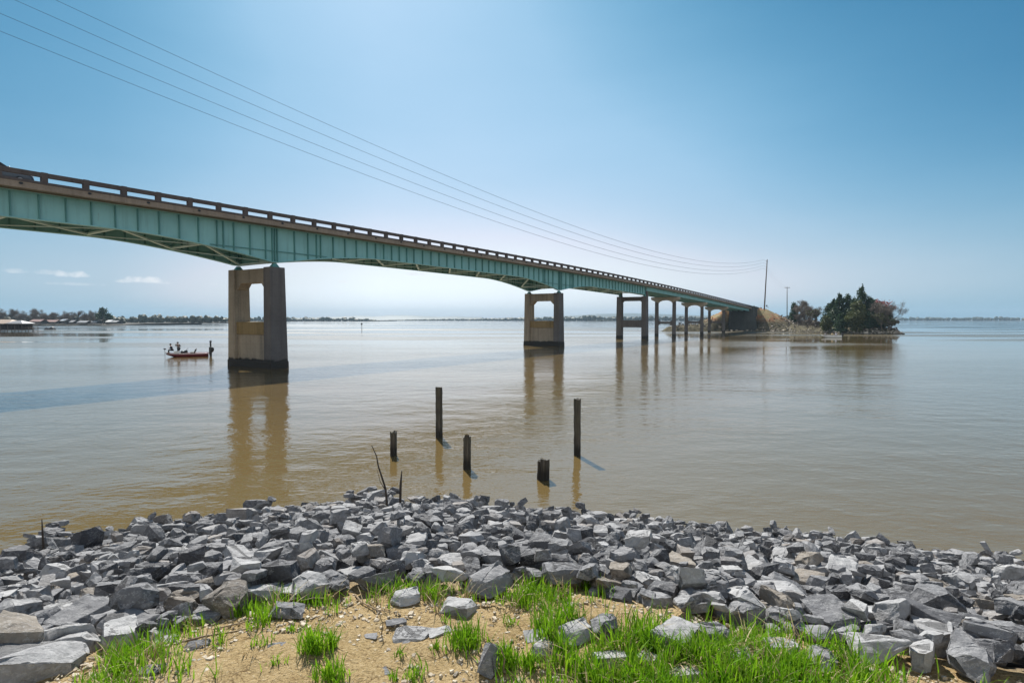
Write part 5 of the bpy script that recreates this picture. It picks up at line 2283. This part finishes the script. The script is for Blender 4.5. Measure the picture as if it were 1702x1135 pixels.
def person(loc, yaw, label, pose, shirt, trousers, hat=None):
    """pose: 'sit' or 'stand'; local frame: facing +x, feet or seat at z = 0"""
    V3 = Vector
    if pose == 'sit':
        pel, chest, neck, head = V3((0, 0, .52)), V3((.10, 0, .86)), V3((.15, 0, 1.04)), V3((.21, 0, 1.20))
        hipw = .10
        legs = {s: (V3((.02, s * hipw, .50)), V3((.42, s * .13, .50)), V3((.44, s * .13, .08)), V3((.58, s * .14, .04))) for s in (-1, 1)}
        arms = {s: (V3((.12, s * .19, .97)), V3((.20, s * .25, .72)), V3((.42, s * .15, .70)), V3((.50, s * .10, .72))) for s in (-1, 1)}
    else:
        pel, chest, neck, head = V3((-.04, 0, .92)), V3((.03, 0, 1.27)), V3((.08, 0, 1.45)), V3((.13, 0, 1.62))
        hipw = .10
        legs = {s: (V3((-.04, s * hipw, .90)), V3((.03 + .05 * s, s * .12, .50)), V3((-.02 + .05 * s, s * .13, .09)), V3((.13 + .05 * s, s * .14, .04))) for s in (-1, 1)}
        arms = {1: (V3((.04, .20, 1.40)), V3((.08, .36, 1.18)), V3((.30, .24, 1.22)), V3((.38, .20, 1.26))),
                -1: (V3((.04, -.20, 1.40)), V3((.22, -.28, 1.24)), V3((.30, -.16, 1.48)), V3((.27, -.10, 1.58)))}
    J, E = {}, []
    J['pelvis'] = (pel, (.15, .11))
    J['waist'] = (pel.lerp(chest, .5), (.135, .10))
    J['chest'] = (chest, (.17, .12))
    J['shoulders'] = (chest.lerp(neck, .6), (.13, .09))
    J['neck'] = (neck, .058)
    J['jaw'] = (neck.lerp(head, .62) + Vector((.02, 0, 0)), (.075, .07))
    J['head'] = (head, (.092, .088))
    J['crown'] = (head + Vector((-.01, 0, .085)), (.06, .06))
    E += [('pelvis', 'waist'), ('waist', 'chest'), ('chest', 'shoulders'), ('shoulders', 'neck'), ('neck', 'jaw'), ('jaw', 'head'), ('head', 'crown')]
    for s in (-1, 1):
        h, k_, a, t = legs[s]
        n = 'l' if s > 0 else 'r'
        J[n + 'hip'] = (h, .095)
        J[n + 'knee'] = (k_, .062)
        J[n + 'ankle'] = (a, .045)
        J[n + 'toe'] = (t, (.04, .03))
        E += [('pelvis', n + 'hip'), (n + 'hip', n + 'knee'), (n + 'knee', n + 'ankle'), (n + 'ankle', n + 'toe')]
        sh, el, wr, hd = arms[s]
        J[n + 'shoulder'] = (sh, .062)
        J[n + 'elbow'] = (el, .045)
        J[n + 'wrist'] = (wr, .029)
        J[n + 'palm'] = (hd, (.038, .018))
        E += [('shoulders', n + 'shoulder'), (n + 'shoulder', n + 'elbow'), (n + 'elbow', n + 'wrist'), (n + 'wrist', n + 'palm')]
    body = skin_mesh("person", {k: (tuple(v[0]), v[1]) for k, v in J.items()}, E, 'pelvis', M['skin'])
    # face and fingers are welded into the body mesh
    mb = MB()
    f = head
    mb.sphere(f + Vector((.098, 0, -.01)), (.022, .014, .028), 8, 5)
    for s in (-1, 1):
        mb.sphere(f + Vector((.082, s * .034, .015)), (.014, .016, .010), 8, 5)
        mb.sphere(f + Vector((-.005, s * .092, -.005)), (.022, .012, .034), 8, 5)
        sh, el, wr, hd = arms[s]
        d = (hd - wr).normalized()
        side = d.cross(Vector((0, 0, 1)))
        side = side.normalized() if side.length > .1 else Vector((0, 1, 0))
        up = side.cross(d)
        for q, l in zip((-1.5, -.5, .5, 1.5), (.065, .08, .075, .058)):
            b0 = hd + side * q * .017 + d * .02
            mb.tube([b0, b0 + d * l * .5 - up * .012, b0 + d * l * .75 - up * .04], [.0095, .009, .007], 6)
        b0 = hd + side * .034 - d * .02
        mb.tube([b0, b0 + side * .025 + d * .025, b0 + side * .02 + d * .06 - up * .01], [.011, .01, .008], 6)
    mb.sphere(f + Vector((.075, 0, -.052)), (.016, .026, .007), 8, 4)
    bm = bmesh.new()
    bm.from_mesh(body.data)
    tmp = mb.mesh("tmp", M['skin'], True)
    bm.from_mesh(tmp)
    bm.to_mesh(body.data)
    bm.free()
    bpy.data.meshes.remove(tmp)
    body.data.polygons.foreach_set('use_smooth', [True] * len(body.data.polygons))
    body.location = loc
    body.rotation_euler = (0, 0, yaw)
    tag(body, label, "person")

    def part(nm, keys, edges, grow, mat, root):
        JJ = {}
        for k_ in keys:
            p, r = J[k_]
            r = tuple(x + grow for x in r) if hasattr(r, '__len__') else r + grow
            JJ[k_] = (tuple(p), r)
        return skin_mesh(nm, JJ, edges, root, mat, body)
    for n in 'lr':
        J[n + 'cuff'] = (J[n + 'elbow'][0].lerp(J[n + 'wrist'][0], .8), .034)
        J[n + 'hem'] = (J[n + 'knee'][0].lerp(J[n + 'ankle'][0], .95), .05)
    part("shirt", ['waist', 'chest', 'shoulders', 'pelvis'] + [n + k_ for n in 'lr' for k_ in ('shoulder', 'elbow', 'cuff')],
         [('pelvis', 'waist'), ('waist', 'chest'), ('chest', 'shoulders')] + [(a, b_) for n in 'lr' for a, b_ in (('shoulders', n + 'shoulder'), (n + 'shoulder', n + 'elbow'), (n + 'elbow', n + 'cuff'))],
         .018, shirt, 'chest')
    part("trousers", ['pelvis'] + [n + k_ for n in 'lr' for k_ in ('hip', 'knee', 'hem')],
         [(a, b_) for n in 'lr' for a, b_ in (('pelvis', n + 'hip'), (n + 'hip', n + 'knee'), (n + 'knee', n + 'hem'))], .016, trousers, 'pelvis')
    mb = MB()
    mb.sphere(head + Vector((-.018, 0, .045)), (.108, .1, .1), 12, 7)
    mb.v = [v for v in mb.v]
    mb.build("hair", M['hair'], body, True)
    if hat:
        mb = MB()
        n = 14
        rings = [[(head.x - .01 + r * math.cos(a), r * math.sin(a), head.z + z) for a in np.linspace(0, 6.283, n, endpoint=False)]
                 for r, z in ((.118, .055), (.115, .10), (.095, .15), (.05, .172), (.01, .175))]
        mb.loft(rings)
        mb.hexa([(head.x + .05, -.075, head.z + .05), (head.x + .21, -.055, head.z + .03), (head.x + .21, .055, head.z + .03), (head.x + .05, .075, head.z + .05),
                 (head.x + .05, -.075, head.z + .068), (head.x + .21, -.055, head.z + .042), (head.x + .21, .055, head.z + .042), (head.x + .05, .075, head.z + .068)])
        mb.build("cap", hat, body)
    return body


# ------------------------------------------------------------------ boats
M['red_gel'] = plain("red_metalflake", (.17, .014, .02), .2, .2, .15, 6, 0, .7)
M['grey_carpet'] = plain("grey_carpet", (.22, .22, .23), .95, 0, .1, 8, .2)
M['black_plastic'] = plain("black_plastic", (.025, .025, .028), .4, 0, .1, 5, 0)


def hull_rings(L_, Bm, H, n=16, free=.0):
    rings = []
    for i in range(n + 1):
        f = i / n
        x = -L_ / 2 + L_ * f
        hb = Bm / 2 * (1 - max(0, (f - .45) / .55) ** 2.4) * (.92 + .08 * min(1, f * 4)) + .01
        sheer = H * (1 + .18 * max(0, f - .5) ** 1.5)
        keel = -.18 + max(0, (f - .6) / .4) ** 2 * (H * .75 + .18)
        chine = keel + .13
        rings.append([(x, -hb, sheer), (x, -hb * .98, (sheer + chine) / 2), (x, -hb * .86, chine), (x, 0, keel), (x, hb * .86, chine), (x, hb * .98, (sheer + chine) / 2), (x, hb, sheer)])
    return rings


def bass_boat(loc, yaw, L_, label, hullmat, stripe, deckmat, poles=True):
    root = empty("fishing_boat", loc, yaw)
    tag(root, label, "boat")
    Bm, H = 2.2, .46
    rings = hull_rings(L_, Bm, H)
    MB().loft(rings).build("hull", hullmat, root, True)
    # pale stripe and gunwale cap
    mb = MB()
    for sg_ in (0, 6):
        mb.loft([[(r[sg_][0], r[sg_][1] * 1.012, r[sg_][2] - .10), (r[sg_][0], r[sg_][1] * 1.012, r[sg_][2] + .015), (r[sg_][0], r[sg_][1] * .94, r[sg_][2] + .03), (r[sg_][0], r[sg_][1] * .94, r[sg_][2] - .02)] for r in rings[:-1]])
    mb.build("gunwale", stripe, root)
    mb = MB()
    mb.loft([[(r[0][0], r[0][1] * .9, H * .94), (r[0][0], r[0][1] * .9, H * .94 + .04), (r[6][0], r[6][1] * .9, H * .94 + .04), (r[6][0], r[6][1] * .9, H * .94)] for r in rings[10:16]])
    mb.loft([[(r[0][0], r[0][1] * .9, H * .90), (r[0][0], r[0][1] * .9, H * .90 + .04), (r[6][0], r[6][1] * .9, H * .90 + .04), (r[6][0], r[6][1] * .9, H * .90)] for r in rings[0:6]])
    mb.build("casting_deck", deckmat, root)
    # console, windscreen and seats amidships
    x0 = -L_ * .02
    mb = MB()
    mb.hexa([(x0 + .05, -.8, .2), (x0 + .75, -.8, .2), (x0 + .75, -.15, .2), (x0 + .05, -.15, .2), (x0 + .15, -.78, .85), (x0 + .5, -.74, .80), (x0 + .5, -.2, .80), (x0 + .15, -.17, .85)])
    mb.build("console", M['black_plastic'], root, bevel=.03)
    mb = MB()
    mb.hexa([(x0 + .3, -.76, .83), (x0 + .34, -.76, .83), (x0 + .34, -.2, .83), (x0 + .3, -.2, .83), (x0 + .05, -.7, 1.12), (x0 + .08, -.7, 1.12), (x0 + .08, -.26, 1.12), (x0 + .05, -.26, 1.12)])
    mb.build("windscreen", M['glass_dark'], root)
    for y in (-.5, .5):
        mb = MB()
        mb.box((x0 - .55, y, .55), (.5, .5, .18))
        mb.hexa([(x0 - .85, y - .24, .6), (x0 - .72, y - .24, .6), (x0 - .72, y + .24, .6), (x0 - .85, y + .24, .6), (x0 - 1.0, y - .22, 1.05), (x0 - .9, y - .22, 1.05), (x0 - .9, y + .22, 1.05), (x0 - 1.0, y + .22, 1.05)])
        mb.build("seat", M['black_plastic'], root, bevel=.04)
    # outboard
    xs = -L_ / 2
    out = MB()
    out.loft([[(xs - .12 - a * w, b_ * h * .22, z) for a, b_ in ((0, -1), (.35, -1.1), (1, -.7), (1, .7), (.35, 1.1), (0, 1))] for z, w, h in ((.5, .42, .8), (.75, .58, 1.0), (1.0, .6, 1.0), (1.18, .52, .85), (1.24, .36, .6))])
    ob = out.build("outboard_motor", M['black_plastic'], root, bevel=.03)
    mb = MB()
    mb.hexa([(xs - .42, -.09, -.5), (xs - .22, -.09, -.5), (xs - .22, .09, -.5), (xs - .42, .09, -.5), (xs - .45, -.12, .52), (xs - .1, -.12, .52), (xs - .1, .12, .52), (xs - .45, .12, .52)])
    mb.build("lower_unit", M['black_plastic'], ob)
    if poles:
        for y in (-.72, .72):
            mb = MB()
            mb.box((xs - .22, y, .75), (.16, .14, .9))
            mb.tube([(xs - .28, y, -.2), (xs - .3, y, 2.05)], .055, 8)
            mb.tube([(xs - .3, y, 1.85), (xs - .3, y, 2.12)], .085, 8)
            mb.build("anchor_pole", M['black_plastic'], root)
    # trolling motor on the bow
    mb = MB()
    mb.tube([(L_ / 2 + .12, .1, -.35), (L_ / 2 + .12, .1, 1.05)], .025, 8)
    mb.tube([(L_ / 2 - .5, .1, H + .1), (L_ / 2 + .12, .1, H + .16)], .05, 8)
    mb.sphere((L_ / 2 + .12, .1, 1.08), (.17, .08, .10), 10, 6)
    mb.build("trolling_motor", M['black_plastic'], root)
    return root


bp_ = on_plane(312, 592.5)
yaw1 = R(180 + 24)
bass_boat(bp_, yaw1, 5.0, "red bass fishing boat with two anchor poles left of the nearest pier", M['red_gel'], plain("pale_red_stripe", (.42, .30, .30), .3, 0, .1, 3, 0, .6), M['grey_carpet'])


def on_boat(b, yaw, x, y, z):
    return b + Vector((x * math.cos(yaw) - y * math.sin(yaw), x * math.sin(yaw) + y * math.cos(yaw), z))


person(on_boat(bp_, yaw1, 1.75, .15, .44), yaw1 + R(20), "person in dark navy clothes sitting on the bow of the red boat", 'sit', cloth("navy_jacket", (.025, .03, .05)), cloth("dark_trousers", (.025, .025, .035)), cloth("navy_cap", (.02, .022, .03)))
person(on_boat(bp_, yaw1, 1.05, -.1, .22), yaw1 + R(60), "person in a grey shirt standing in the red boat, one hand raised", 'stand', cloth("grey_shirt", (.20, .19, .19)), cloth("charcoal_trousers", (.05, .05, .055)), cloth("dark_cap", (.03, .03, .035)))
# white cooler and bag at their feet
ck = empty("cooler", on_boat(bp_, yaw1, 1.2, .55, .46), yaw1)
tag(ck, "white cooler box on the deck of the red boat", "cooler")
MB().box((0, 0, .14), (.62, .36, .28)).build("box", M['white_paint'], ck, bevel=.03)
MB().box((0, 0, .31), (.65, .39, .07)).build("lid", M['white_paint'], ck, bevel=.02)
bg_ = MB().loft([[(.28 * math.cos(a) * s, .2 * math.sin(a) * s, z) for a in np.linspace(0, 6.283, 10, endpoint=False)] for s, z in ((.8, 0), (1, .1), (.95, .25), (.5, .36))]).build("tackle_bag", M['black_plastic'], smooth=True)
bg_.location = on_boat(bp_, yaw1, .55, .3, .44)
tag(bg_, "dark tackle bag on the deck behind the standing person in the red boat", "bag")

bp2 = on_plane(1381, 561)
yaw2 = R(180 - 12)


def skiff(loc, yaw, L_, label):
    root = empty("fishing_boat", loc, yaw)
    tag(root, label, "boat")
    rings = hull_rings(L_, 1.9, .62)
    MB().loft(rings).build("hull", M['white_paint'], root, True)
    mb = MB()
    for sg_ in (0, 6):
        mb.loft([[(r[sg_][0], r[sg_][1] * 1.02, r[sg_][2] - .04), (r[sg_][0], r[sg_][1] * 1.02, r[sg_][2] + .04), (r[sg_][0], r[sg_][1] * .93, r[sg_][2] + .04), (r[sg_][0], r[sg_][1] * .93, r[sg_][2] - .04)] for r in rings[:-1]])
    mb.build("gunwale", M['steel'], root)
    for x in (-L_ * .28, .1, L_ * .22):
        MB().box((x, 0, .55), (.3, 1.5, .06)).build("bench", M['grey_carpet'], root)
    xs = -L_ / 2
    ob = MB().loft([[(xs - .1 - a * w, b_ * h * .22, z) for a, b_ in ((0, -1), (.35, -1.1), (1, -.7), (1, .7), (.35, 1.1), (0, 1))] for z, w, h in ((.45, .42, .8), (.75, .62, 1.1), (1.1, .62, 1.1), (1.3, .4, .7))]).build("outboard_motor", M['black_plastic'], root)
    MB().hexa([(xs - .42, -.09, -.5), (xs - .22, -.09, -.5), (xs - .22, .09, -.5), (xs - .42, .09, -.5), (xs - .45, -.12, .47), (xs - .1, -.12, .47), (xs - .1, .12, .47), (xs - .45, .12, .47)]).build("lower_unit", M['black_plastic'], ob)
    return root


skiff(bp2, yaw2, 4.9, "white skiff with three people and a black outboard in front of the evergreen point")
person(on_boat(bp2, yaw2, 1.35, 0, .15), yaw2, "person in a pale grey shirt sitting at the bow of the white skiff", 'sit', cloth("pale_grey_shirt", (.42, .42, .44)), cloth("dark_jeans", (.04, .045, .06)), cloth("black_cap", (.02, .02, .02)))
person(on_boat(bp2, yaw2, -.25, 0, .15), yaw2 + R(90), "person in a pale yellow top sitting amidships in the white skiff", 'sit', cloth("yellow_top", (.66, .56, .34)), cloth("black_trousers", (.03, .03, .03)))
person(on_boat(bp2, yaw2, -1.35, 0, .15), yaw2 + R(10), "person in a white and blue shirt at the stern of the white skiff", 'sit', cloth("white_blue_shirt", (.66, .70, .82)), cloth("grey_trousers", (.12, .12, .14)), cloth("white_cap", (.6, .6, .6)))

# small dark pontoon boat off the left dock
q = on_plane(83.5, 548.5)
pb = empty("pontoon_boat", q, R(5))
tag(pb, "small dark boat moored off the left dock", "boat")
for y in (-.8, .8):
    MB().loft([[(x, y + .26 * r * math.cos(a), .12 + .26 * r * math.sin(a)) for a in np.linspace(0, 6.283, 8, endpoint=False)] for x, r in ((-2.2, .6), (-2, 1), (1.9, 1), (2.4, .2))]).build("pontoon", M['steel'], pb)
MB().box((0, 0, .42), (4.2, 2.1, .1)).build("deck", M['black_plastic'], pb)
MB().loft([[(x, y * 1.0, z) for y, z in ((-.95, .47), (-.95, h), (.95, h), (.95, .47))] for x, h in ((-1.9, .8), (-1.3, 1.1), (-.6, 1.15), (-.4, .75))]).build("seat", M['black_plastic'], pb, bevel=.05)
MB().loft([[(x, y * 1.0, z) for y, z in ((-.9, .47), (-.9, h), (.9, h), (.9, .47))] for x, h in ((.3, .8), (.7, 1.3), (1.3, 1.55), (1.7, 1.2), (2.0, .8))]).build("console", M['black_plastic'], pb, bevel=.05)
MB().tube([(-1.95, .6, .4), (-1.95, .6, 2.4)], .03, 6).build("light_mast", M['steel'], pb)

# channel marker far out between the piers
q = on_plane(601.5, 549)
cm = empty("channel_marker", q)
tag(cm, "thin dark channel marker post far out between the first two piers", "marker")
MB().tube([(0, 0, -1), (0, 0, 3.3)], .12, 8).build("post", M['pole_wood'], cm)
MB().box((0, -.16, 3.0), (.75, .05, .75)).build("sign_board", M['paint_black'], cm)

# ------------------------------------------------------------------ car on the bridge
M['car_paint'] = plain("dark_grey_car_paint", (.10, .11, .125), .22, .4, .05, 2, 0, .7)
M['lamp'] = plain("headlamp_lens", (.75, .76, .78), .08, .3, .02, 5, 0, 1)


def build_car():
    s = -21.6
    slope = math.atan((zr(s + 2) - zr(s - 2)) / 4)
    root = empty("car", B(s, 2.75, zr(s) - .9))
    root.scale = (1.04, 1.04, 1.2)
    root.rotation_euler = (0, -slope, math.atan2(BD.y, BD.x))
    tag(root, "dark car driving on the bridge behind the rail at the left frame edge", "car")
    prof = [(-2.3, .32), (-2.32, .62), (-2.2, .92), (-1.5, .98), (1.0, .96), (1.75, .88), (2.18, .74), (2.3, .55), (2.28, .30)]
    mb = MB()
    rings = []
    for y, k in ((-.9, .90), (-.86, .97), (-.5, 1.0), (.5, 1.0), (.86, .97), (.9, .90)):
        rings.append([(x * (k if abs(x) > 2 else 1), y, .22 + (z - .22) * (k if z > .7 else 1)) for x, z in prof])
    mb.loft(rings)
    mb.build("body", M['car_paint'], root, bevel=.04)
    mb = MB()
    mb.loft([[(-1.85, y * .98, .93), (-1.15, y * .8, 1.40), (.05, y * .8, 1.43), (1.0, y * .95, .93)] for y in (-.84, .84)])
    mb.build("windows", M['glass_dark'], root, bevel=.03)
    mb = MB()
    mb.loft([[(-1.2, y, 1.40), (-1.1, y * .96, 1.46), (0, y * .96, 1.48), (.12, y, 1.42)] for y in (-.68, .68)])
    for y in (-1, 1):
        mb.tube([(.98, y * .80, .94), (.1, y * .66, 1.44)], .035, 6)
        mb.tube([(-1.8, y * .80, .94), (-1.15, y * .66, 1.42)], .05, 6)
    mb.build("roof", M['car_paint'], root)
    for x in (-1.4, 1.42):
        for y in (-.8, .8):
            tyre = MB().loft([[(x + r * math.cos(a), y + w, .33 + r * math.sin(a)) for a in np.linspace(0, 6.283, 20, endpoint=False)] for w, r in ((-.1, .29), (-.08, .33), (.08, .33), (.1, .29))])
            w_ = tyre.build("wheel", M['tyre'], root)
            MB().loft([[(x + .2 * math.cos(a), y + o_, .33 + .2 * math.sin(a)) for a in np.linspace(0, 6.283, 14, endpoint=False)] for o_ in (-.112, .112)]).build("rim", M['steel'], w_)
    for y in (-.68, .68):
        mb = MB().sphere((2.1, y, .70), (.16, .17, .09), 10, 6)
        mb.build("headlight", M['lamp'], root, True)
        MB().sphere((.78, y * 1.42, 1.0), (.09, .11, .08), 8, 6).build("wing_mirror", M['car_paint'], root, True)
    MB().box((2.29, 0, .40), (.06, 1.5, .16)).build("grille", M['black_plastic'], root)
    MB().box((2.3, 0, .6), (.05, .9, .10)).build("chrome_bar", M['steel'], root)


build_car()
